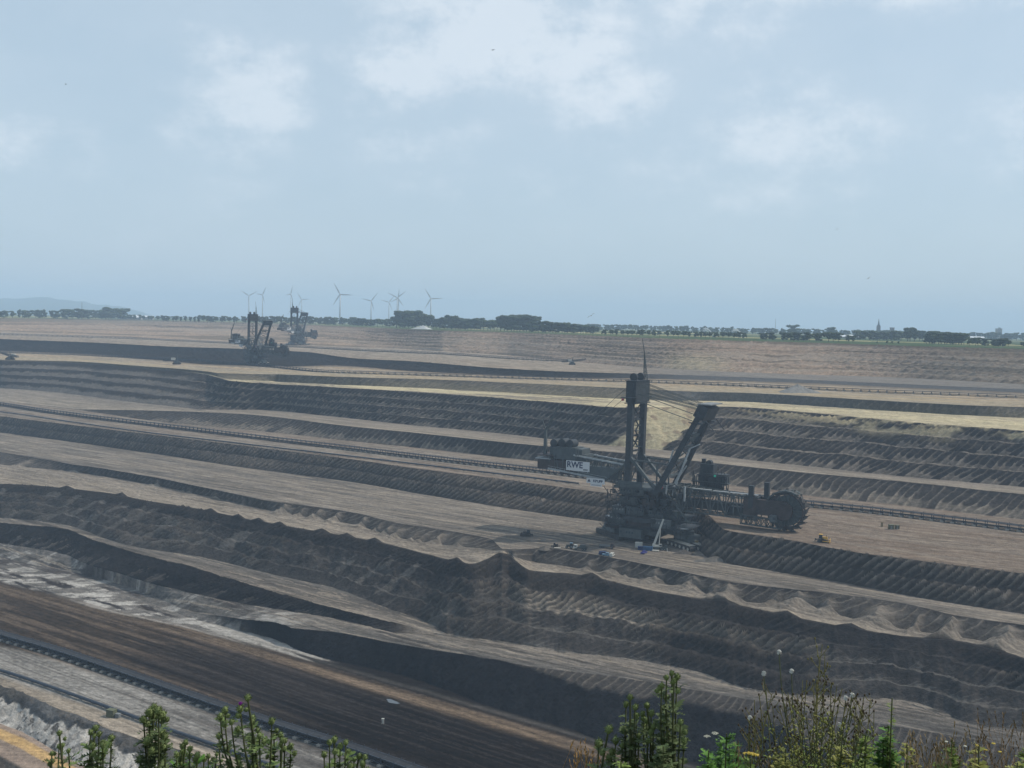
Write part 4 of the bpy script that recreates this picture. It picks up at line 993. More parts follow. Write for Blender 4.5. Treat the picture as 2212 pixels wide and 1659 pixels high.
# ------------------------------------------------------------------ vehicles
def wheel(root, x, y, r, w=.4):
    t = MB().disc((x, y, r), (0, 1, 0), r, w, 16).build('wheel', RUBBER, root)
    MB().disc((x, y, r), (0, 1, 0), r*.55, w+.06, 10).build('rim', GREY, t)
def truck(x, y, z, rz, label, cabm, bedm, L=8.0, cargo=None, name='flatbed_truck'):
    r = thing(name, label, 'truck'); h = L/2
    MB().box((0, 0, .95), (L, 1.0, .3)).build('chassis', STEEL, r)
    c = MB().box((h-.95, 0, 1.9), (1.9, 2.3, 1.7), 0, .9); c.box((h-.6, 0, 1.2), (2.2, 2.35, .7)); cb = c.build('cab', cabm, r)
    MB().box((h-.02, 0, 2.15), (.08, 1.8, .75)).box((h-.9, -1.12, 2.15), (1.0, .08, .65)).box((h-.9, 1.12, 2.15), (1.0, .08, .65)).build('window', GLASS, cb)
    b = MB().box((-1.1, 0, 1.25), (L-2.4, 2.4, .25))
    for k in (-1, 1): b.box((-1.1, k*1.2, 1.55), (L-2.4, .08, .5))
    b.build('bed', bedm, r)
    if cargo: MB().box((-1.4, 0, 2.2), (L-4, 2.0, 1.6), 0, .9).build('load', cargo, r)
    for wx in (h-1.1, -h+1.0, -h+2.3):
        for k in (-1, 1): wheel(r, wx, k*1.0, .55)
    return at_ground(r, x, y, z, rz)
def car(x, y, z, rz, label, m, kind='van', name='parked_van'):
    r = thing(name, label, kind); L = 4.9
    b = MB().box((0, 0, .75), (L, 1.85, .75)); 
    if kind == 'van': b.box((-.35, 0, 1.55), (L-.9, 1.75, .95), 0, .92)
    else: b.box((.2, 0, 1.45), (2.1, 1.7, .7), 0, .82)
    bo = b.build('body', m, r)
    w = MB().box((1.75, 0, 1.5), (.1, 1.45, .5)) if kind == 'van' else MB().box((1.15, 0, 1.45), (.1, 1.35, .45))
    for k in (-1, 1): w.box((.3, k*.9, 1.5), (2.4 if kind == 'van' else 1.5, .06, .42))
    w.build('window', GLASS, bo)
    for k in (-1, 1):
        for wx in (1.5, -1.5): wheel(r, wx, k*.82, .36, .26)
        MB().box((L/2, k*.7, .85), (.06, .3, .18)).build('headlight', VWHITE, r)
    return at_ground(r, x, y, z, rz)
truck(1310, 1184, -125, -.25, 'dark flatbed truck with pale side boards just left of the excavator crawlers', RUSTY, GREY, 8.4)
truck(1254, 1188, -125, 2.8, 'pale service truck standing directly right of the tractor', VWHITE, STEEL2, 7.5, HOUSE, 'service_truck')
car(1303, 1199, -125, -.3, 'blue van parked at the bench edge below the flatbed truck', BLUEP)
car(1311, 1201, -125, -.3, 'light blue low pickup touching the blue van at the bench edge', LBLUE, 'pickup', 'parked_pickup')
car(1322, 1202, -125, 1.2, 'small white van with dark windows, rightmost at the bench edge', VWHITE)
car(1391, 1196, -125, 1.0, 'dark car with violet blue roof parked before the blue containers', mat('violet_blue_paint', (.05, .05, .20), .4), 'car', 'parked_car')
def dozer(x, y, z, rz, label, m, sc=1.0, name='bulldozer', cat='bulldozer'):
    r = thing(name, label, cat)
    for k in (-1, 1):
        o = crawler(r, (0, k*1.5, 0), 0, 4.6, .75, 1.35, TRACK); 
    MB().box((.9, 0, 1.9), (2.6, 1.3, 1.2), 0, .94).box((.2, 0, 1.3), (3.8, 1.9, .6)).build('engine_hood', m, r)
    c = MB().box((-.9, 0, 2.6), (1.5, 1.7, 1.7), 0, .94).build('cab', GLASS, r); MB().box((-.9, 0, 3.5), (1.8, 1.9, .18)).build('cab_roof', m, r)
    b = MB()
    for i in range(6):
        a = -.5+i*.2; b.box((3.2-math.cos(a)*.25+.2, 0, .25+i*.26), (.16, 4.3, .3))
    b.beam((0, -2.0, .8), (3.1, -2.0, .7), .3); b.beam((0, 2.0, .8), (3.1, 2.0, .7), .3); b.build('blade', m, r)
    MB().beam((1.6, -.5, 2.4), (1.6, -.5, 3.5), .16).build('exhaust', STEEL, r)
    MB().beam((-2.3, 0, 1.2), (-3.3, 0, .9), .5).beam((-3.2, 0, 1.6), (-3.4, 0, .2), .35).build('ripper', STEEL, r)
    return at_ground(r, x, y, z, rz, sc)
dozer(1138, 1158, -125, 2.9, 'dark brown bulldozer alone on the pale bench left of the giant excavator', RUSTY, 1.05)
dozer(1777, 1171, -110, -.35, 'yellow bulldozer on the brown bench right of the bucket wheel', YEL, 1.15)
dozer(1200, 1182, -125, 0, 'small brown tracked machine left of the tractor on the excavator bench', RUSTY, .7, 'tracked_carrier', 'tracked machine')
def tractor(x, y, z, rz, label):
    r = thing('tractor', label, 'tractor')
    MB().box((.9, 0, 1.5), (2.4, .9, .9), 0, .9).box((0, 0, 1.0), (3.6, .7, .5)).build('engine_hood', STEEL2, r)
    c = MB().box((-.8, 0, 2.2), (1.5, 1.5, 1.5), 0, .9).build('cab', GLASS, r); MB().box((-.8, 0, 3.0), (1.7, 1.7, .15)).build('cab_roof', LBLUE, r)
    for k in (-1, 1):
        wheel(r, -1.1, k*1.15, 1.0, .6); wheel(r, 1.7, k*1.0, .7, .45)
    return at_ground(r, x, y, z, rz)
tractor(1231, 1184, -125, 2.9, 'dark tractor with big wheels between the tracked machine and the pale service truck')
def mobile_crane(x, y, z, rz):
    r = thing('mobile_crane', 'white mobile crane with raised boom in front of the giant excavator', 'crane')
    MB().box((0, 0, 1.35), (10.5, 2.6, .9)).box((4.6, 0, 2.2), (1.5, 2.5, 1.3), 0, .92).build('carrier', STEEL2, r)
    for wx in (-4, -2.6, 2.2, 3.6):
        for k in (-1, 1): wheel(r, wx, k*1.15, .65, .5)
    MB().box((-.6, 0, 2.3), (4.4, 2.4, 1.1)).box((-2.6, 0, 2.8), (1.0, 2.5, 1.2)).build('slewing_platform', VWHITE, r)
    c = MB().box((1.3, -1.3, 2.9), (1.7, 1.0, 1.5), 0, .9).build('crane_cab', VWHITE, r); MB().box((1.3, -1.83, 3.0), (1.2, .06, .9)).build('window', GLASS, c)
    MB().beam((-2.3, .1, 2.9), (2.6, .1, 17.5), 1.15, 1.25, .75).build('telescopic_boom', VWHITE, r)
    MB().tube([(.6, .1, 2.9), (.9, .1, 8.4), (1.2, .1, 13.8)], .28, 8).build('luffing_cylinder', VWHITE, r)
    m = MB()
    for wx in (-5, 5):
        for k in (-1, 1): m.beam((wx, k*1.2, 1.2), (wx, k*3, 1.1), .3); m.beam((wx, k*3, 1.2), (wx, k*3, .1), .28); m.box((wx, k*3, .1), (.8, .8, .16))
    m.build('outriggers', VWHITE, r)
    return at_ground(r, x, y, z, rz)
mobile_crane(1421, 1188, -125, -.05)
def belt_wagon(x, y, z, rz, sc, label):
    r = thing('belt_wagon', label, 'belt wagon')
    for k in (-1, 1): crawler(r, (0, k*4, 0), 0, 12, 2.6, 2.4, TRACK)
    MB().box((0, 0, 3.4), (9, 8, 2)).disc((0, 0, 5), (0, 0, 1), 3.4, 1.4, 16).build('undercarriage', STEEL2, r)
    MB().truss((2, 0, 6), (26, 0, 10), 3.4, 2.6, 8, .35).truss((-2, 0, 6), (-20, 0, 4.5), 3.4, 2.6, 6, .35).build('belt_boom', STEEL, r)
    MB().beam((0, -2, 6), (1, 0, 15), .7).beam((0, 2, 6), (1, 0, 15), .7).tube([(1, 0, 15), (22, 0, 12)], .15, 4).tube([(1, 0, 15), (-16, 0, 7.5)], .15, 4).build('mast', STEEL2, r)
    MB().box((-5, -3, 8.2), (6, 4, 3.6)).build('machine_house', VWHITE, r)
    return at_ground(r, x, y, z, rz, sc)
belt_wagon(382, 787, -62, .2, .85, 'small dark belt wagon with pale house left of the hazy excavator')
belt_wagon(1236, 788, -57, .1, .7, 'low machine with a pale box at the end of the farthest conveyor')
belt_wagon(22, 777, -63, 2.6, .8, 'dark belt wagon at the foot of the black bench near the left picture edge')
# ------------------------------------------------------------------ wind turbines
TURB = mat('pale_grey_turbine_paint', (.42, .44, .46), .5, .0, .05, 1)
def turbine(hx, hy, bl, angs, label, gz=-15, R0=45.0, face=0.0, narrow=1.0):
    """bl: apparent blade length; angs: blade directions, degrees from up, clockwise"""
    Y = R0*F/bl; hub = at_dist(hx, hy, Y); r = thing('wind_turbine', label, 'wind turbine', (hub.x, hub.y, gz), 0, 'wind turbines on the horizon')
    H = hub.z-gz; q = max(.8, 1.0/bl*0+.8)
    MB().tube([(0, 0, -8), (0, 0, H*.5), (0, 0, H-2)], [3.1, 2.5, 1.7], 12).build('tower', TURB, r, True)
    MB().box((0, 1.5, H), (4.0, 11, 4.2), 0, .9).build('nacelle', TURB, r)
    hb = MB().ell((0, -4.6, H), 1.9, 2.4, 1.9, 10, 6).build('hub', TURB, r, True)
    for a in angs:
        a = R(a); d = Vector((math.sin(a)*narrow, -.04, math.cos(a))); s = Vector((math.cos(a), 0, -math.sin(a))); c = Vector((0, -4.8, H))
        m = MB(); vs = []; st = [(0, .9, .9), (.06, 1.0, .9), (.2, 2.0, .5), (.6, 1.3, .3), (1, .35, .1)]
        for t, w, th in st:
            pc = c+d*(t*R0)
            for sw, sy in ((-1, 0), (0, -1), (1.1, 0), (0, 1)): vs.append(pc+s*(sw*w*1.15)+Vector((0, sy*th, 0)))
        fs = [(0, 3, 2, 1), (16, 17, 18, 19)]
        for i in range(4):
            for k in range(4): fs.append((i*4+k, i*4+(k+1) % 4, i*4+4+(k+1) % 4, i*4+4+k))
        m.add(vs, fs); m.build('blade', TURB, r)
    return r
turbine(538, 639, 20.5, (-57, 61, 180), 'leftmost large turbine, blades spread in a wide V above the hazy excavator')
turbine(567.5, 637, 20.5, (36, 156, -84), 'turbine with a narrow profile just right of the leftmost one', narrow=.62)
turbine(628.5, 635.5, 20, (24, 144, -96), 'turbine seen nearly edge on, left of the boxy tower heads', narrow=.5)
turbine(652, 647, 18, (-34, 86, 206), 'turbine directly above the boxy tower head of the farthest excavator')
turbine(735, 636, 27, (-29, 92, 212), 'tallest turbine standing alone with one blade pointing right')
turbine(802, 650, 22, (40, 160, -78), 'turbine with a blade up right, midway between the lone tall one and the tree cluster', narrow=.95)
turbine(840.5, 653, 19, (37, 76+80, -75), 'lower turbine just left of the crossed pair above the trees')
turbine(858.5, 643, 23, (52, 142, -64), 'front turbine of the crossed pair rising behind the tall tree cluster')
turbine(861, 644, 21, (4, 176, 244), 'rear turbine of the crossed pair behind the tall tree cluster', narrow=.9)
turbine(931, 645, 25, (-32, 88, 210), 'turbine right of the tall tree cluster with one level blade')
turbine(1618, 694, 7.5, (0, 120, 240), 'tiny faint turbine with upright blade above the right hand far fields')
turbine(1595, 698, 6.5, (40, 160, 280), 'tiny faint turbine left of the upright tiny one')
turbine(1784, 699, 6.5, (90, 210, 330), 'tiny faint turbine between the far woods and the church')
# ------------------------------------------------------------------ distant buildings
BRICK = mat('distant_dark_brick', (.12, .10, .095), .9, .0, .2, .2); SLATE = mat('dark_slate', (.05, .055, .065), .7, .0, .2, .3); CONC = mat('pale_concrete', (.24, .24, .235), .9, .0, .1, .1); ROOFW = mat('white_sheet_roof', (.62, .64, .66), .6, .0, .05, .1)
def church():
    p = at_dist(1897.5, 714, 3600); r = thing('church', 'slender church with a pointed spire rising above the far trees', 'church', (p.x, p.y, -15))
    t = MB().box((0, 0, 18), (10, 10, 36))
    t.build('bell_tower', BRICK, r)
    MB().beam((0, 0, 35.8), (0, 0, 40), 10, 10, 6).beam((0, 0, 39), (0, 0, 60), 5.2, 5.2, .5).build('spire', SLATE, r)
    MB().box((20, 6, 7), (30, 14, 14)).build('nave', BRICK, r)
    MB().add([(5, -2, 14), (35, -2, 14), (35, 14, 14), (5, 14, 14), (5, 6, 22), (35, 6, 22)], [(0, 1, 5, 4), (2, 3, 4, 5), (0, 4, 3), (1, 2, 5)]).build('nave_roof', SLATE, r)
    m = MB()
    for h in (12, 22, 29):
        for x in (-2, 2): m.box((x, -5.02, h), (1.3, .2, 3.6))
    m.build('window', GLASS, r)
church()
p = at_dist(2157, 722, 3900); r = thing('tower_block', 'pale square tower block above the trees near the right picture edge', 'building', (p.x, p.y, -15))
MB().box((0, 0, 19), (17, 17, 38)).build('wall', CONC, r); MB().box((0, 0, 39), (18, 18, 1.2)).box((2, 0, 41), (6, 6, 3)).build('roof', GREY, r)
for i in range(8): MB().box((0, -8.6, 4+i*4.4), (13, .3, 1.6)).build('window', GLASS, r)
p = at_dist(1912+15, 712, 3500); r = thing('silo', 'square dark silo tower half hidden in the woods right of the church', 'silo', (p.x, p.y, -15))
MB().box((0, 0, 15), (11, 11, 30)).build('wall', BRICK, r); MB().box((0, 0, 31), (12, 12, 2)).build('roof', SLATE, r)
def shed(x, y, Y, w, h, label, m=ROOFW, group=None):
    p = at_dist(x, y, Y); r = thing('farm_shed', label, 'shed', (p.x, p.y, -15), 0, group)
    MB().box((0, 0, h*.5-1), (w, w*.3, h+2)).build('wall', CONC, r)
    MB().add([(-w/2-.5, -w*.16, h), (w/2+.5, -w*.16, h), (w/2+.5, w*.16, h), (-w/2-.5, w*.16, h), (-w/2-.5, 0, h+w*.06+1), (w/2+.5, 0, h+w*.06+1)], [(0, 1, 5, 4), (2, 3, 4, 5), (0, 4, 3), (1, 2, 5)]).build('roof', m, r)
shed(1234, 705, 3300, 16, 12, 'white roofed shed behind the low woods, left one of the middle pair')
shed(1257, 705.5, 3300, 11, 11, 'smaller white roofed shed behind the low woods, right one of the middle pair')
shed(283, 680, 3600, 70, 7, 'long pale greenhouse left of centre, nearest the big left tree group')
shed(310, 679, 3900, 70, 9, 'long pale greenhouse right of the first, on the far left plain')
shed(1835, 724, 2600, 44, 3.5, 'long low pale shed among trees left of the church')
shed(2109, 722, 3100, 42, 7, 'white roofed shed above the trees left of the tower block')
m = MB().beam((0, 0, 0), (0, 0, 46), 1.6, 1.6, .5)
pp = at_dist(177, 668, 3000); tag(m.build('radio_mast', STEEL2), 'thin radio mast rising from the far left wood', 'mast').location = (pp.x, pp.y, -15)
m = MB().beam((0, 0, 0), (0, 0, 55), 1.8, 1.8, .6); pp = at_dist(1675, 703, 3900); tag(m.build('chimney_stack', CONC), 'thin faint chimney above the far woods left of the church', 'chimney').location = (pp.x, pp.y, -15)
# ------------------------------------------------------------------ hills far left
def hills():
    n = 90; xs = np.linspace(-420, 330, n); m = MB(); rows = 14; Y0 = 14000
    top = np.interp(xs, [-420, -100, 0, 70, 120, 175, 257, 288, 330], [646, 643, 643.5, 644.5, 647, 652, 662, 670, 682])
    for i in range(n):
        p = at_dist(xs[i], top[i], Y0); h = max(0, p.z+15)*(1+.05*math.sin(i*.9)*math.sin(i*.37))
        for k in range(rows):
            q = k/(rows-1); bump = math.sin(math.pi*q)**.9*(1+.12*math.sin(i*.5+k*1.3)*math.sin(i*.23+k))
            m.v.append((p.x*(1+(q-.5)*.08), Y0+(q-.5)*1400, -18+(h+3)*min(bump, 1.12)))
    for i in range(n-1):
        for k in range(rows-1):
            a = i*rows+k; m.f.append((a, a+rows, a+rows+1, a+1))
    o = m.build('hills', mat('wooded_hillside', (.05, .075, .04), .95, .0, .35, .01), None, True); o['kind'] = 'structure'
hills()
# ------------------------------------------------------------------ heaps and water jets
def heap(x, y, z, rx, ry, h, m, label, seed, name='spoil_heap', cat='heap'):
    rd = random.Random(seed); b = MB(); n = 26; rows = 10
    for i in range(rows+1):
        q = i/rows
        for k in range(n):
            a = 2*math.pi*k/n; w = 1+.22*math.sin(a*3+seed)+.12*math.sin(a*7+seed*2)+rd.uniform(-.05, .05)
            b.v.append((math.cos(a)*rx*q*w, math.sin(a)*ry*q*w, h*(1-q)**1.1*(1+rd.uniform(-.12, .12))-.5*q))
    for i in range(rows):
        for k in range(n):
            a = i*n+k; c = i*n+(k+1) % n; b.f.append((a, a+n, c+n, c))
    o = tag(b.build(name, m, None, True), label, cat); o.location = land(x, y, z); return o
GRAVEL = mat('grey_gravel_heap', (.17, .165, .155), .95, .0, .3, .4); SANDM = mat('pale_sand_heap', (.34, .31, .27), .95, .0, .2, .3)
heap(1722, 848, -58, 20, 12, 7.5, GRAVEL, 'pale grey spoil heap beside the dark far conveyor, right of the excavator', 2)
heap(1545, 1203, -125, 13, 5, 2.4, mat('grey_brown_heap', (.10, .092, .082), .95, .0, .4, .3), 'grey spoil heap right of the excavator crawlers, where the bench wall turns', 3)
heap(1478, 1196, -125, 7, 3.4, 2.4, mat('dark_soil_heap', (.08, .07, .062), .95), 'low dark soil heap in the middle of the track below the ochre container', 4)
heap(914, 711, -15, 22, 10, 7.5, mat('white_lime_heap', (.42, .43, .43), .95), 'white heap on the green field edge under the tall tree cluster', 5)
heap(1176, 1190, -125, 5, 3, 1.6, mat('brown_heap', (.085, .075, .065), .95, .0, .4, .3), 'small grey heap at the lip of the bench left of the slab', 6)
WATER = mat('white_water_spray', (.75, .78, .80), .4, .0, .03, 3)
def jet(x, y, Y, L, h, label):
    p = at_dist(x, y, Y); rd = random.Random(int(x)); m = MB(); r = thing('field_sprinkler', label, 'sprinkler', (p.x, p.y, -15))
    MB().box((0, 0, 1), (3, 2, 2)).beam((0, 0, 1.5), (-1.6, 0, 3.4), .4).build('sprinkler_cart', GREY, r)
    for i in range(420):
        q = rd.random(); s = .4+1.9*q*q; m.box((-1.6-L*q+rd.gauss(0, s), rd.gauss(0, s), 3.4+h*4*q*(1-q*.72)*.62+rd.gauss(0, s*.8)), (.5, .5, .5), rd.random())
    tag(m.build('water_spray', WATER, r), kind='stuff')
jet(1541, 725, 1950, 16, 12, 'field sprinkler throwing a white water jet behind the tree row, left of the two')
jet(1606, 727, 1950, 18, 12, 'field sprinkler throwing a white water jet behind the tree row, right of the two')
# ------------------------------------------------------------------ trees beyond the rim
LEAF = mat('hazy_dark_foliage', (.035, .055, .025), .9, .0, .5, .35); LEAF2 = mat('hazy_green_foliage', (.055, .08, .03), .9, .0, .5, .35); BARK = mat('grey_bark', (.07, .055, .045), .9, .0, .3, 1)
def tree_proto(kind, seed):
    rd = random.Random(seed); H = 1.0; r = thing('broadleaf_tree', None, None)
    m = MB().tube([(0, 0, -.05), (.01, 0, .22), (0, .01, .5)], [.028, .022, .014], 6)
    for i in range(4):
        a = rd.uniform(0, 6.3); m.tube([(0, 0, .25+.05*i), (math.cos(a)*.14, math.sin(a)*.14, .42+.06*i)], [.012, .005], 4)
    m.build('trunk', BARK, r)
    c = MB(); W = {'round': .44, 'tall': .30, 'wide': .62, 'column': .12}[kind]; z0 = {'round': .14, 'tall': .06, 'wide': .03, 'column': .08}[kind]
    lob = [(rd.uniform(-1, 1)*W*.62, rd.uniform(-1, 1)*W*.62, rd.uniform(z0+.14, .84), rd.uniform(.35, .62)) for _ in range(13)]+[(0, 0, .50, .9), (0, 0, .76, .55)]
    for lx, ly, lz, ls in lob:
        for _ in range(34):
            v = Vector((rd.gauss(0, 1), rd.gauss(0, 1), rd.gauss(0, 1))).normalized(); q = rd.uniform(.75, 1.05)*ls
            p = Vector((lx+v.x*W*q*.78, ly+v.y*W*q*.78, lz+v.z*.21*q))
            if p.z < z0: continue
            s = rd.uniform(.022, .050); t = Vector((rd.gauss(0, 1), rd.gauss(0, 1), rd.gauss(0, 1))); u = v.cross(t).normalized()*s; w = v.cross(u).normalized()*s+v*rd.uniform(-.4, .4)*s
            c.add([p-u-w, p+u-w*.6, p+u*.7+w, p-u*.8+w*.9], [(0, 1, 2, 3)])
    for lx, ly, lz, ls in lob: c.ell((lx, ly, lz), W*ls*.66, W*ls*.66, .165*ls, 8, 5)
    c.build('crown', LEAF2 if kind in ('round',) else LEAF, r)
    return r
PROT = {k: [tree_proto(k, 10*i+j) for j in range(2)] for i, k in enumerate(('round', 'tall', 'wide', 'column'))}
USED = set(); rt_ = random.Random(11)
def put_tree(kind, x, yb, yt, label, group, Y=None):
    """yb/yt: sighted foot and top"""
    p = land(x, yb, -15) if Y is None else at_dist(x, yb, Y)
    if Y is None: p = at(x, yb, -15)
    yy = p.y; top = at_dist(x, yt, yy); h = top.z+15
    if Y is not None: p.z = -15
    k = rt_.randrange(2); src = PROT[kind][k]
    if (kind, k) not in USED: o = src; USED.add((kind, k))
    else: o = copy_tree(src)
    o.location = (p.x, p.y, -15.2); s = h*rt_.uniform(.94, 1.06); o.scale = (s*rt_.uniform(.9, 1.15),)*2+(s,); o.rotation_euler = (0, 0, rt_.uniform(0, 6.3)); tag(o, label, 'tree', group); return o
def tree_run(x0, x1, yb0, yb1, yt0, yt1, n, kinds, label, group, Y=None, jit=1.5):
    for i in range(n):
        q = (i+.5)/n; x = x0+(x1-x0)*q+rt_.uniform(-.3, .3)*(x1-x0)/n
        put_tree(rt_.choice(kinds), x, yb0+(yb1-yb0)*q+rt_.uniform(-.6, .3), yt0+(yt1-yt0)*q+rt_.uniform(-jit, jit), label, group, Y)
A = ('round', 'tall', 'wide')
tree_run(-60, 224, 686, 689.5, 668, 667, 24, A, 'dark tree of the long wood on the far left plain beyond the terraced wall', 'trees of the far left wood', None, 1.8)
tree_run(226, 268, 690, 690.5, 664, 663.5, 7, ('wide', 'round'), 'taller dark tree in the clump closing the far left wood', 'clump at the end of the left wood')
tree_run(270, 352, 691, 692, 678, 680, 9, ('round',), 'small hazy tree among the pale greenhouses on the left plain', 'trees round the greenhouses', 3500)
tree_run(350, 780, 693, 700, 680, 684, 46, A, 'hazy tree of the long belt behind the far excavators', 'tree belt behind the far excavators', 3000, 2.0)
tree_run(770, 846, 698, 702, 686, 688, 9, ('round', 'wide'), 'low rounded tree between the lone tall turbine and the tall cluster', 'low trees left of the tall cluster', 2800, 1.2)
tree_run(852, 900, 703, 704, 669, 670, 7, ('tall', 'wide'), 'very tall dark tree of the cluster under the crossed turbines', 'tall tree cluster', 2500, 1.2)
tree_run(904, 938, 703, 704, 675, 679, 4, ('tall', 'round'), 'tall dark tree in the gap right of the tall cluster', 'trees right of the tall cluster', 2500)
tree_run(940, 980, 705, 706, 685, 677, 5, ('round', 'wide'), 'middle sized dark tree left of the level wood', 'trees before the level wood', 2450)
tree_run(980, 1042, 706, 708, 686, 685, 9, ('wide', 'tall'), 'dark tree of the level topped wood in the middle distance', 'level topped wood', 2350, .7)
tree_run(1042, 1078, 708, 710, 689, 687, 5, ('round',), 'dark low tree joining the level wood to the high grove', 'trees before the high grove', 2300)
tree_run(1080, 1154, 711, 713, 677, 679, 11, ('tall', 'wide'), 'big dark tree of the high grove at the middle of the horizon', 'high grove', 2200, 1.0)
tree_run(1154, 1292, 713, 720, 690, 702, 20, A, 'dark tree of the sloping wood right of the high grove', 'wood right of the high grove', 2050, 1.8)
tree_run(1228, 1376, 706, 709, 699, 700, 16, ('round', 'wide'), 'small faint tree on the plain behind the orchard row', 'faint trees behind the orchard row', 3600, 1.2)
tree_run(1374, 1500, 709, 712, 701, 703, 14, A, 'faint tree of the far wood above the orchard row', 'faint far wood in the middle', 3600, .8)
tree_run(1300, 1482, 724, 728, 709, 712, 15, ('round',), 'single round orchard tree in the row along the rim', 'orchard row along the rim', 1750, 1.0)
tree_run(1484, 1612, 728.5, 731, 713, 716, 11, ('round',), 'round tree of the rim row in front of the water jets', 'rim row before the water jets', 1700, 1.3)
tree_run(1640, 1676, 734, 734, 718, 717, 3, ('round', 'wide'), 'round tree in the short group right of the water jets', 'short group right of the jets', 1650)
tree_run(1690, 1776, 735, 736, 716, 717, 8, ('wide', 'round'), 'dense round tree of the long group along the rim', 'long group along the rim', 1600)
tree_run(1786, 1816, 738, 738.5, 716, 716, 3, ('round',), 'big round tree of the trio left of the church', 'trio left of the church', 1600)
tree_run(1822, 1850, 740, 741, 722, 724, 2, ('round',), 'smaller round tree of the pair below and left of the church', 'pair left of the church', 1560)
tree_run(1500, 2230, 714, 731, 705, 719, 80, A, 'faint tree of the far woods on the right plain behind the farmland', 'far woods on the right plain', 3300, 2.0)
put_tree('wide', 1712, 722, 700, 'big faint tree standing above the far woods left of the paired groups', None, 2900)
put_tree('wide', 1795, 722, 703.5, 'broad faint tree above the far woods, third tall shape left of the church', None, 2900)
tree_run(1850, 1952, 733, 737, 712, 714, 13, A, 'dark tree of the wood beneath the church spire', 'wood beneath the church', 2100, 1.5)
tree_run(1957, 1978, 740, 740, 703, 704, 3, ('tall',), 'towering dark tree right of the church', 'towering trees right of the church', 2000)
tree_run(1980, 2000, 738, 739, 707, 714, 2, ('tall',), 'tall hazy tree behind the towering ones right of the church', 'tall hazy pair right of the church', 2200)
tree_run(1998, 2086, 744, 746, 712, 716, 14, ('wide', 'tall', 'round'), 'dark tree in the dense wood close to the rim on the right', 'dense wood close to the rim', 1600, 1.5)
tree_run(2088, 2132, 748, 748.5, 727, 729, 4, ('round', 'wide'), 'round tree in the group after the dense right wood', 'group after the dense wood', 1480)
tree_run(2138, 2186, 749, 750, 728, 731, 4, ('round', 'wide'), 'round tree near the right picture edge at the rim', 'group near the right edge', 1460)
tree_run(2196, 2240, 750, 751, 738, 739, 3, ('round',), 'small bush like tree at the very right end of the rim', 'small trees at the right end', 1450)
tree_run(1890, 1950, 742, 743, 736, 736, 4, ('round',), 'low bush on the grass strip beneath the church', 'bushes on the grass strip', 1520, .8)
for k in PROT:
    for i in range(2):
        if (k, i) not in USED:
            for ch in list(PROT[k][i].children): bpy.data.objects.remove(ch)
            bpy.data.objects.remove(PROT[k][i])
# ------------------------------------------------------------------ puddle
def puddle(x, y, z, rx, ry, seed):
    p = land(x, y, z); m = MB(); n = 40; rd = random.Random(seed); ph = [rd.uniform(0, 6) for _ in range(4)]; base = []
    for i in range(n):
        a = 2*math.pi*i/n; w = 1+.2*math.sin(2*a+ph[0])+.15*math.sin(3*a+ph[1])+.08*math.sin(7*a+ph[2]); c, s_ = math.cos(a)*rx*w, math.sin(a)*ry*w
        m.v.append((c*-.804+s_*.595, c*.595+s_*.804, 0))
    m.f.append(tuple(range(n))[::-1]); wm = bpy.data.materials.new('puddle_water'); wm.use_nodes = True; b = wm.node_tree.nodes['Principled BSDF']
    b.inputs['Base Color'].default_value = (.06, .065, .07, 1); b.inputs['Roughness'].default_value = .08
    o = m.build('puddle', wm); o.location = (p.x, p.y, p.z+.35); o['kind'] = 'structure'
puddle(848, 1517, -171, 4.2, 1.5, 2)
# ------------------------------------------------------------------ birds
BIRD = mat('dark_bird_feathers', (.03, .03, .035), .8)
for i, (x, y, Y, s, lab) in enumerate([(1277, 682, 150, .42, 'dark bird just above the horizon woods, lowest of the birds'), (1065, 108, 160, .34, 'dark bird high in front of the big white cloud'), (142, 182, 190, .28, 'tiny bird high at upper left above the left cloud bank'),
                                  (1808, 495, 190, .26, 'tiny bird in the hazy sky on the right, upper one of the right pair'), (1876, 601, 170, .28, 'tiny bird low in the right sky, lower one of the right pair')]):
    m = MB().ell((0, 0, 0), .16, .5, .14, 8, 6).ell((0, -.52, .04), .09, .13, .09, 6, 4)
    for k in (-1, 1): m.add([(k*.08, -.2, .03), (k*.7, -.28, .26), (k*1.4, .05, .1), (k*.65, .12, .22), (k*.08, .22, .03), (k*.7, -.26, .22), (k*1.3, .04, .07), (k*.6, .1, .17)], [(0, 1, 3, 4), (1, 2, 3), (0, 4, 7, 5), (5, 7, 6), (0, 5, 1), (1, 5, 6, 2), (3, 2, 6, 7), (4, 3, 7)])
    m.add([(-.08, .4, 0), (.08, .4, 0), (.17, .8, .02), (-.17, .8, .02), (0, .5, -.04)], [(0, 1, 2, 3), (0, 3, 4), (1, 4, 2), (2, 4, 3), (0, 4, 1)])
    o = tag(m.build('bird', BIRD, None, True), lab, 'bird'); o.location = at_dist(x, y, Y); o.scale = (s, s, s); o.rotation_euler = (0, .3*(i-2), .8*i)
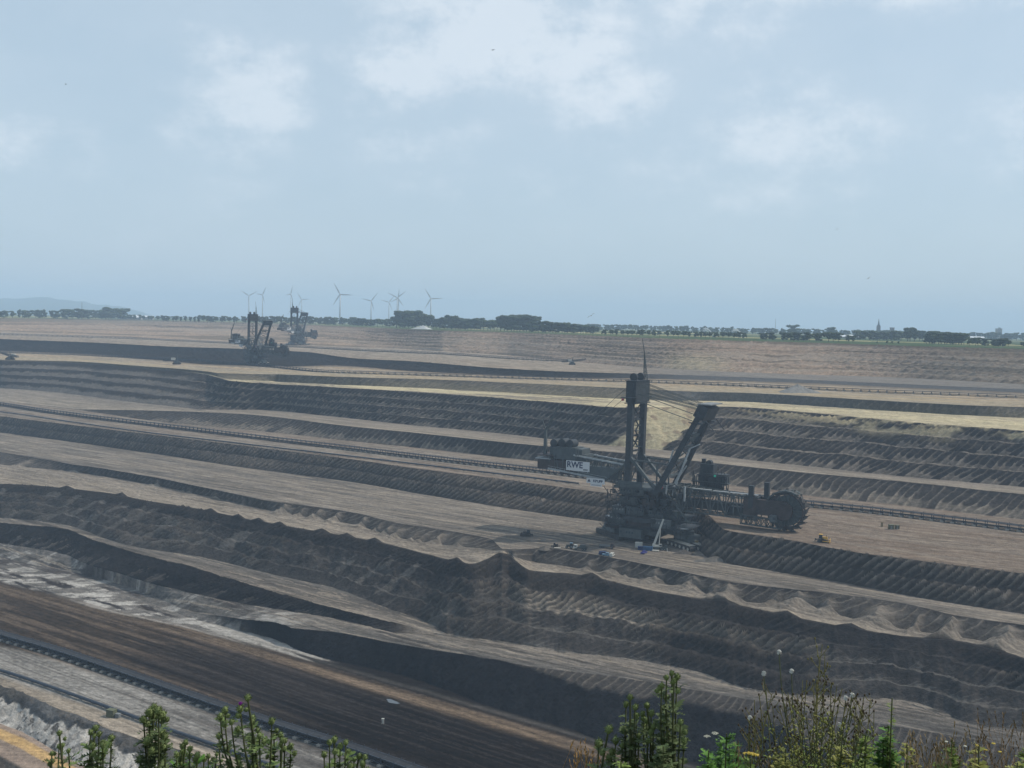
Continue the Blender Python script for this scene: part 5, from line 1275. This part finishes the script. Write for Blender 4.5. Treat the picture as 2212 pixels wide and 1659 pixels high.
# ------------------------------------------------------------------ near bank with weeds
def bank():
    xs = np.linspace(-60, 60, 121); ys = np.linspace(-40, 5.3, 60); X, Y = np.meshgrid(xs, ys)
    Z = np.interp(Y, [-40, 0, 1.2, 3, 5.3], [-1.75, -1.70, -1.72, -2.15, -2.75])+(fbm(X/1.7+30, Y/1.7+50, 3, 4)-.5)*.14
    Z = np.where(np.abs(X) > 4.2, Z-np.clip(Y-3, 0, 3)*.0, Z)
    C = mix(np.array([.06, .08, .03])+0*X[..., None], np.array([.20, .17, .11]), fbm(X/2+9, Y/2+9, 4, 6))
    o = grid_mesh('grassy_bank', X, Y, Z, C, soil); o['kind'] = 'structure'
bank()
def bank_z(x, y): return float(np.interp(y, [-40, 0, 1.2, 3, 5.3], [-1.75, -1.70, -1.72, -2.15, -2.75]))-.03
def pmat(name, c, var=.35, trans=.25):
    m = mat(name, c, .7, .0, var, 9.0); b = m.node_tree.nodes['Principled BSDF']; b.inputs['Subsurface Weight'].default_value = 0
    return m
STEM = pmat('dull_green_stem', (.065, .075, .032)); TLEAF = pmat('grey_green_thistle_leaf', (.10, .145, .045)); TLEAF2 = pmat('dark_thistle_leaf', (.075, .105, .042)); HEAD = pmat('yellow_green_flower_head', (.13, .165, .06))
PURP = pmat('purple_florets', (.32, .05, .36)); DRY = pmat('dry_olive_stem', (.13, .12, .045)); DRYL = pmat('yellowing_leaf', (.18, .185, .045)); FRESH = pmat('fresh_green_leaf', (.075, .17, .028)); FLUFF = pmat('white_seed_fluff', (.75, .75, .72), .1)
SEED = pmat('dark_seed_head', (.06, .045, .03)); STRAW = pmat('straw_grass', (.18, .13, .065)); YELF = pmat('yellow_petals', (.42, .32, .06), .2); WFL = pmat('white_petals', (.42, .42, .35), .1); OLVL = pmat('olive_leaf', (.12, .17, .035))
def bez(a, b, bend, n=7):
    a, b = Vector(a), Vector(b); return [a.lerp(b, i/(n-1))+bend*math.sin(math.pi*i/(n-1)) for i in range(n)]
def leaf(m, p, d, L, W, rd, droop=.3, lobes=0, n=4):
    """a curved blade; with lobes it is cut into spiny teeth"""
    d = Vector(d).normalized(); s = d.cross(Vector((0, 0, 1))); s = s.normalized() if s.length > .05 else Vector((1, 0, 0)); nrm = s.cross(d)
    if lobes:
        for i in range(lobes):
            q = (i+.5)/lobes; c = p+d*(L*q)-Vector((0, 0, 1))*(droop*L*q*q); w = W*(1-q*.7)*rd.uniform(.8, 1.3)
            for k in (-1, 1):
                tip = c+s*(k*w)+d*(w*.55)+nrm*rd.uniform(-.3, .5)*w; e = L/lobes*.62
                m.add([c-d*e, c+d*e, tip], [(0, 1, 2)])
        q0 = p; 
        for i in range(3):
            q = (i+1)/3; c = p+d*(L*q)-Vector((0, 0, 1))*(droop*L*q*q); m.add([q0-s*W*.16*(1.2-q), q0+s*W*.16*(1.2-q), c], [(0, 1, 2)]); q0 = c-d*.001
    else:
        pr = None
        for i in range(n+1):
            q = i/n; c = p+d*(L*q)-Vector((0, 0, 1))*(droop*L*q*q); w = W*math.sin(math.pi*min(.97, q*.85+.12))/2
            cur = (c-s*w, c+nrm*w*.35*0, c+s*w)
            if pr: m.add([pr[0], pr[2], cur[2], cur[0]], [(0, 1, 2, 3)])
            pr = cur
def spiky_head(root, p, r, rd, m=HEAD, purple=False, nsp=70):
    h = MB().ell(p, r*.80, r*.80, r*.98, 9, 6)
    for _ in range(nsp):
        v = Vector((rd.gauss(0, 1), rd.gauss(0, 1), rd.gauss(.25, 1))).normalized(); t = v.cross(Vector((rd.random(), rd.random(), .3))).normalized()*r*.13; b = Vector(p)+v*r*.7
        h.add([b-t, b+t, b+v*r*rd.uniform(.45, .85)+Vector((0, 0, r*.15))], [(0, 1, 2)])
    o = h.build('flower_head', m, root)
    if purple:
        f = MB()
        for _ in range(60):
            v = Vector((rd.gauss(0, .38), rd.gauss(0, .38), 1)).normalized(); t = Vector((1, 0, 0))*r*.09; b = Vector(p)+Vector((0, 0, r*.7)); f.add([b-t, b+t, b+v*r*1.15], [(0, 1, 2)])
        f.build('florets', PURP, o)
def thistle(x, y, Y, heads, label, seed, dens=1.0, hr=.0095, lm=None, purple=None, spread=.5):
    """heads: sighted flower heads (x, y); the first is the tip of the main stem"""
    rd = random.Random(seed); tip = at_dist(x, y, Y); gx, gy = tip.x+rd.uniform(-.04, .04), tip.y+rd.uniform(-.05, .1); gz = bank_z(gx, gy)
    r = thing('thistle', label, 'thistle', (gx, gy, gz), 0, None); o = Vector((gx, gy, gz)); T = tip-o
    stem = MB(); lv = MB(); lv2 = MB(); main = bez((0, 0, 0), T, Vector((rd.uniform(-.07, .07), rd.uniform(-.03, .03), 0)), 12); stem.tube(main, [.0075-.0048*i/11 for i in range(12)], 6)
    br = [(T, main)]
    heads = list(heads)+[(hx+rd.uniform(-22, 22), hy+rd.uniform(14, 46)) for hx, hy in [(x, y)]]
    for hx, hy in heads:
        e = at_dist(hx, hy, Y+rd.uniform(-.06, .06))-o; q = rd.uniform(.25, .5)*0+max(.3, min(.92, (e.z-.22)/T.z)) ; k = min(10, max(3, int(q*11))); st = main[k]
        if (e-st).length < .02: st = main[max(2, k-2)]
        path = bez(st, e, Vector(((e.x-st.x)*.28, rd.uniform(-.01, .01), -.025)), 7); stem.tube(path, [.0035, .0033, .003, .0028, .0025, .0022, .002], 5); br.append((e, path))
    stem.build('stem', STEM, r)
    for bi, (e, path) in enumerate(br):
        n = int((56 if bi == 0 else 22)*dens)
        for i in range(n):
            q = rd.uniform(.30 if bi == 0 else .05, .94); f = q*(len(path)-1); j = min(len(path)-2, int(f)); p = path[j].lerp(path[j+1], f-j)
            a = rd.uniform(0, 6.28); L = rd.uniform(.024, .066)*(1.25 if q < .6 and bi == 0 else 1)*(1.15-.5*q if bi == 0 else .8)
            leaf(lv if rd.random() < .6 else lv2, p, (math.cos(a), math.sin(a), rd.uniform(-.1, .9)), L*(1.15-.3*q), L*.36, rd, rd.uniform(-.1, .6), 5)
    lv.build('leaves', lm or TLEAF, r); lv2.build('lower_leaves', TLEAF2, r)
    for bi, (e, path) in enumerate(br):
        spiky_head(r, e, hr*rd.uniform(.9, 1.15), rd, purple=(purple == bi))
        for _ in range(1 if dens > 1.0 else rd.choice((0, 0, 1))): spiky_head(r, e+Vector((rd.uniform(-.017, .017), rd.uniform(-.01, .01), rd.uniform(-.032, -.014))), hr*rd.uniform(.7, .95), rd)
    return r
thistle(128, 1584, 3.1, [(112, 1628), (148, 1622), (135, 1610), (108, 1650)], 'thin brownish thistle, leftmost of the foreground thistles', 1, .7, .0075)
thistle(207, 1573, 3.0, [(214, 1586), (196, 1582), (240, 1595), (222, 1606), (200, 1612)], 'bushy green headed thistle second from the left edge', 2, 1.3)
thistle(333, 1529, 2.9, [(342, 1536), (322, 1540), (350, 1545), (310, 1554), (348, 1585), (318, 1600), (356, 1592), (303, 1640)], 'stout dark thistle with a crowded top, third from the left', 3, 1.35, .0115, TLEAF2)
thistle(401, 1604, 3.0, [(394, 1612), (410, 1618), (426, 1632), (388, 1640), (441, 1640)], 'low bright green thistle between the stout dark one and the tallest left one', 4, 1.4, .0095, FRESH)
thistle(535, 1508, 2.95, [(519, 1531), (486, 1534), (476, 1548), (587, 1558), (500, 1560), (560, 1590), (545, 1560), (610, 1600), (473, 1590)], 'tallest left thistle, widely branched with one purple flower', 5, 1.1, .0095, purple=1)
thistle(606, 1588, 3.1, [(592, 1592), (628, 1612), (615, 1600), (590, 1620)], 'slim green thistle right of the purple flowered one', 6, 1.2)
thistle(722, 1598, 3.1, [(712, 1604), (747, 1604), (735, 1612), (700, 1630), (752, 1624)], 'green thistle standing by the near conveyor, sixth from the left', 7, 1.0)
thistle(776, 1634, 3.1, [(765, 1640), (788, 1636), (783, 1650)], 'short thistle showing only its round heads at the bottom edge, left of centre', 8, 1.0)
thistle(468, 1630, 3.2, [(460, 1640), (450, 1634)], 'tiny thistle top between the low bright green and purple flowered thistles', 18, .8, .007)
thistle(1315, 1576, 2.9, [(1330, 1600), (1345, 1612), (1322, 1625)], 'slender thistle with a big round head, leftmost of the right hand group', 9, .8, .0105)
thistle(1361, 1507, 2.9, [(1352, 1522), (1372, 1528), (1366, 1560), (1350, 1575), (1380, 1590)], 'tall dark thistle with two round heads left of the highest one', 10, .75, .009, TLEAF2)
thistle(1397, 1524, 2.95, [(1407, 1541), (1390, 1552), (1412, 1570), (1400, 1600)], 'dark leafy thistle directly left of the highest one', 11, .75, .009, TLEAF2)
thistle(1451, 1455, 2.9, [(1440, 1464), (1462, 1463), (1456, 1472), (1440, 1508), (1470, 1560), (1435, 1560), (1478, 1600)], 'highest thistle of all, dark with clustered heads at its tip', 12, 1.05, .0085, TLEAF2)
thistle(1430, 1580, 3.0, [(1422, 1600), (1440, 1610)], 'low dark thistle squeezed between the highest one and its left neighbour', 19, .8, .008, TLEAF2)
# --- leafy and seeding weeds
def leafy(x, y, Y, W, label, seed, lm, n=420, hf=.32, name='leafy_weed', cat='plant', ls=(.016, .034), stems=5, flowers=(), fm=None, fr=.009, lobes=3):
    rd = random.Random(seed); tip = at_dist(x, y, Y); gz = bank_z(tip.x, tip.y); r = thing(name, label, cat, (tip.x, tip.y, gz)); H = tip.z-gz; S_ = MB(); Lf = MB()
    for s in range(stems):
        tx = 0 if s == 0 else rd.uniform(-W, W)*.8; th = H*(1 if s == 0 else rd.uniform(.80, .97)-abs(tx)/W*.07); path = bez((tx*.3, rd.uniform(-.03, .03), 0), (tx, rd.uniform(-.08, .08), th), Vector((tx*.1, 0, 0)), 9)
        S_.tube(path, [.005-.0004*i for i in range(9)], 5)
        for _ in range(n//stems):
            q = 1-hf*rd.random()**.8; q = min(q, .995); f = q*8; j = min(7, int(f)); p = path[j].lerp(path[j+1], f-j); a = rd.uniform(0, 6.28); L = rd.uniform(*ls)*(1.5-.8*(q-(1-hf))/hf)
            off = Vector((math.cos(a), math.sin(a), 0))*rd.uniform(0, W*.45*(1-(q-(1-hf))/hf*.8))
            leaf(Lf, p+off, (math.cos(a), math.sin(a), rd.uniform(-.1, .9)), L, L*.55, rd, rd.uniform(.1, .6), lobes, 3)
    S_.build('stems', STEM, r); Lf.build('leaves', lm, r)
    for fx, fy in flowers:
        c = at_dist(fx, fy, Y)-Vector(r.location); m = MB()
        for _ in range(34):
            a = rd.uniform(0, 6.28); d = fr*rd.random()**.5; m.ell(c+Vector((math.cos(a)*d, math.sin(a)*d, fr*.3*(1-d/fr))), .0017, .0017, .0013, 5, 3)
        m.build('flower', fm or WFL, r)
    return r
leafy(1560, 1566, 2.9, .055, 'bright green feathery plant with two white flower clusters, right of the highest thistle', 31, FRESH, 1300, .22, stems=8, flowers=[(1528, 1591), (1544, 1584)])
leafy(1524, 1606, 2.8, .05, 'low bright green plant in front of the feathery one', 32, FRESH, 700, .2, stems=6)
leafy(1596, 1612, 3.0, .035, 'small green plant just right of the feathery one', 33, FRESH, 350, .16, stems=4)
leafy(1931, 1512, 2.9, .022, 'upright pale green weed with a spire top near the right side', 34, OLVL, 190, .30, stems=2, ls=(.010, .022))
leafy(1930, 1580, 2.9, .06, 'dense green leafy weed at the foot of the spire topped weed', 35, FRESH, 900, .16, stems=8)
leafy(1890, 1610, 2.8, .05, 'low green leafy weed left of the spire topped one', 36, OLVL, 600, .14, stems=7)
leafy(2196, 1590, 3.0, .05, 'green weed at the right bottom corner', 37, OLVL, 600, .2, stems=6)
leafy(1620, 1634, 2.7, .03, 'small weed topped by a flat yellow flower below the seed heads', 38, OLVL, 260, .12, stems=4, flowers=[(1612, 1628), (1626, 1629), (1633, 1631), (1619, 1627)], fm=YELF, fr=.008)
leafy(1340, 1640, 2.7, .07, 'low olive undergrowth plant beneath the right hand thistles', 39, OLVL, 500, .10, stems=7)
leafy(1440, 1632, 2.7, .08, 'low dark leafy plant between the thistle stems', 40, TLEAF2, 700, .12, stems=8)
def seeding(x, y, Y, pts, label, seed, lm, nleaf, hm=SEED, sm=DRY, spread=.05, white=(), base_w=.10, low=.30):
    """open branching weed whose twigs end in small dark heads"""
    rd = random.Random(seed); tip = at_dist(x, y, Y); gz = bank_z(tip.x, tip.y); r = thing('seeding_weed', label, 'plant', (tip.x, tip.y, gz)); o = Vector(r.location); st = MB(); hd = MB(); lf = MB(); H = tip.z-gz
    for (px, py) in pts:
        e = at_dist(px, py, Y+rd.uniform(-.1, .1))-o; b = Vector((e.x*.28+rd.uniform(-.02, .02), e.y*.4, H*.45)); path = bez((b.x*.3, 0, 0), b, Vector((0, 0, 0)), 4)[:-1]+bez(b, e, Vector((-e.x*.12+rd.uniform(-.025, .025), rd.uniform(-.02, .02), .02)), 8)
        st.tube(path, [.0030-.0002*i for i in range(11)], 5, False)
        for k in range(15):
            q = rd.uniform(.35, 1)**.8; f = q*10; j = min(9, int(f)); p = path[j].lerp(path[j+1], f-j); a = rd.uniform(0, 6.28); L = rd.uniform(.025, .075)*(1.3-q*.7)
            t = p+Vector((math.cos(a)*L*.75, math.sin(a)*L*.5, L*.8)); st.tube([p, p.lerp(t, .5)+Vector((0, 0, -.004)), t], [.0012, .001, .0007], 4, False)
            hd.ell(t, .0030, .0030, .0040, 6, 4)
            if rd.random() < .6:
                t2 = t+Vector((rd.uniform(-.02, .02), rd.uniform(-.01, .01), rd.uniform(-.002, .02))); st.tube([p.lerp(t, .6), t2], [.0008, .0005], 3, False); hd.ell(t2, .0026, .0026, .0036, 6, 4)
        for k in range(nleaf):
            q = 1-rd.random()**.7*(1-low); f = q*10*.93; j = min(9, int(f)); p = path[j].lerp(path[j+1], f-j); a = rd.uniform(0, 6.28); L = rd.uniform(.008, .022)*(1.5-q)
            leaf(lf, p+Vector((rd.uniform(-.02, .02), rd.uniform(-.02, .02), 0))*(1.3-q), (math.cos(a), math.sin(a), rd.uniform(0, 1)), L*1.4, L*.5, rd, .3, 0, 2)
    st.build('stems', sm, r); tag(hd.build('seed_heads', hm, r), kind='stuff'); lf.build('leaves', lm, r)
    for wx, wy in white:
        c = at_dist(wx, wy, Y)-o; m = MB()
        for _ in range(150):
            v = Vector((rd.gauss(0, 1), rd.gauss(0, 1), rd.gauss(.2, 1))).normalized(); t = v.cross(Vector((.3, .2, 1))).normalized()*.0009; m.add([c-t, c+t, c+v*.0068+t*2, c+v*.0068-t*2], [(0, 1, 2, 3)])
        m.ell(c, .0040, .0040, .0036, 9, 6)
        m.build('fluff_head', FLUFF, r)
        s2 = MB().tube([c-Vector((0, 0, .004)), Vector((c.x*.9, c.y, c.z-.10)), Vector((c.x*.55, c.y*.5, c.z-.30))], [.0012, .0014, .002], 4).build('flower_stalk', STEM, r)
rs = random.Random(5)
P1 = [(1668+i*12.5+rs.uniform(-4, 4), 1462+abs(i-7)*5.5+rs.uniform(-8, 34)) for i in range(17)]
seeding(1765, 1470, 2.9, P1, 'large dry branching weed with many small dark seed heads, right of centre at the bottom', 41, DRYL, 150, white=[(1683, 1409), (1650, 1455), (1710, 1450), (1841, 1502), (1827, 1508), (1814, 1566), (1818, 1575)], low=.18)
seeding(1776, 1392, 3.0, [(1776, 1392), (1770, 1420), (1782, 1412)], 'single high reddish stem rising out of the large dry weed', 42, STRAW, 16, hm=DRY)
seeding(1634, 1556, 2.9, [(1634, 1556), (1618, 1566), (1648, 1560), (1625, 1580)], 'small dark weed with pale heads between the feathery plant and the large dry weed', 43, OLVL, 40, white=[(1620, 1551)], low=.3)
seeding(1650, 1490, 3.0, [(1640, 1500), (1655, 1492), (1668, 1498), (1630, 1512)], 'open brownish weed with dark heads left of the large dry weed', 44, OLVL, 24, low=.5)
seeding(1870, 1510, 3.0, [(1850, 1520), (1866, 1506), (1880, 1512), (1860, 1530), (1888, 1532)], 'sparse dry weed right of the large one, arching outward', 45, OLVL, 26, low=.4)
P2 = [(1680+i*13+rs.uniform(-5, 5), 1560+rs.uniform(-14, 40)) for i in range(16)]
seeding(1780, 1566, 2.75, P2, 'dense yellow green undergrowth weed filling the foot of the large dry weed', 46, OLVL, 330, hm=DRYL, sm=STEM, low=.2)
def grass_tuft(x0, x1, y0, y1, Y, n, label, seed, m=STRAW, seeds=True, name='grass_tuft', cat='grass tuft'):
    rd = random.Random(seed); tip = at_dist((x0+x1)/2, (y0+y1)/2, Y); gz = bank_z(tip.x, tip.y); r = thing(name, label, cat, (tip.x, tip.y, gz)); o = Vector(r.location); st = MB(); hd = MB()
    for _ in range(n):
        e = at_dist(rd.uniform(x0, x1), y0+(y1-y0)*rd.random()**.8, Y+rd.uniform(-.15, .15))-o; b = Vector((e.x*.7+rd.uniform(-.06, .06), e.y, 0)); path = bez(b, e, Vector((rd.uniform(-.16, .16), rd.uniform(-.05, .05), 0)), 6); st.tube(path, [.0012, .0011, .001, .0008, .0006, .0004], 3, False)
        d = (path[-1]-path[-2]).normalized()
        if seeds:
            for k in range(7): leaf(hd, e-d*(.004+.007*k), d+Vector((rd.uniform(-.6, .6), rd.uniform(-.6, .6), .1)), .012, .0035, rd, .1, 0, 2)
    st.build('stalks', m, r); 
    if hd.v: tag(hd.build('seed_heads', m, r), kind='stuff')
grass_tuft(2010, 2110, 1560, 1650, 3.0, 42, 'tan grass tuft in the right corner, left one of two', 51)
grass_tuft(2110, 2215, 1530, 1650, 3.1, 55, 'reddish tan tall grass tuft at the right edge', 52, pmat('rusty_grass', (.15, .10, .05)))
grass_tuft(1230, 1300, 1596, 1655, 3.0, 26, 'sparse orange dry grass left of the right hand thistles', 53, pmat('orange_grass', (.25, .15, .05)))
grass_tuft(1960, 2040, 1575, 1660, 2.9, 50, 'pale dry grass around the leafy weed on the right', 54)
grass_tuft(1580, 1660, 1600, 1660, 2.9, 26, 'thin straw grass beneath the small dark weed', 55)
leafy(2060, 1600, 2.9, .06, 'olive weed with small white flowers in the right corner', 56, OLVL, 500, .14, stems=9, flowers=[(2044, 1602), (2085, 1612)], fr=.0035, fm=WFL)
leafy(2120, 1612, 2.9, .07, 'yellow brown weed with pale flowers at the right bottom', 57, DRYL, 600, .14, stems=9, flowers=[(2110, 1610), (2130, 1620), (2146, 1606), (2160, 1624)], fr=.004, fm=YELF)
leafy(2180, 1632, 2.8, .07, 'dull brown weed at the very bottom right', 58, DRYL, 500, .12, stems=9)
leafy(1980, 1628, 2.8, .06, 'brown green weed beside the pale dry grass', 59, DRYL, 500, .12, stems=8)
leafy(1700, 1622, 2.7, .08, 'rust coloured low weed under the large dry weed, left half', 60, DRYL, 700, .12, stems=9)
leafy(1820, 1616, 2.7, .08, 'mustard coloured low weed under the large dry weed, right half', 61, DRYL, 700, .12, stems=9)
# ------------------------------------------------------------------ haze: even air over the whole place
def build_haze():
    bm = bmesh.new(); bmesh.ops.create_cube(bm, size=1)
    x, y0, y1, z0, z1 = 14000, -300, 15500, -212, 300
    for v in bm.verts:
        v.co = Vector(((v.co.x)*2*x, y0+(v.co.y+.5)*(y1-y0), z0+(v.co.z+.5)*(z1-z0)))
    me = bpy.data.meshes.new('haze'); bm.to_mesh(me); bm.free()
    m = bpy.data.materials.new('hazy_air'); m.use_nodes = True; nt = m.node_tree; nt.nodes.clear()
    out = nd(nt, 'ShaderNodeOutputMaterial')
    v = nd(nt, 'ShaderNodeVolumePrincipled'); v.inputs['Color'].default_value = HAZE_COL; v.inputs['Density'].default_value = HAZE_D
    v.inputs['Anisotropy'].default_value = .0
    nt.links.new(v.outputs[0], out.inputs['Volume'])
    me.materials.append(m)
    o = bpy.data.objects.new('haze', me); COL.objects.link(o); o['kind'] = 'stuff'
HAZE_COL = (.60, .79, 1.0, 1)
HAZE_D = 0.00012
build_haze()
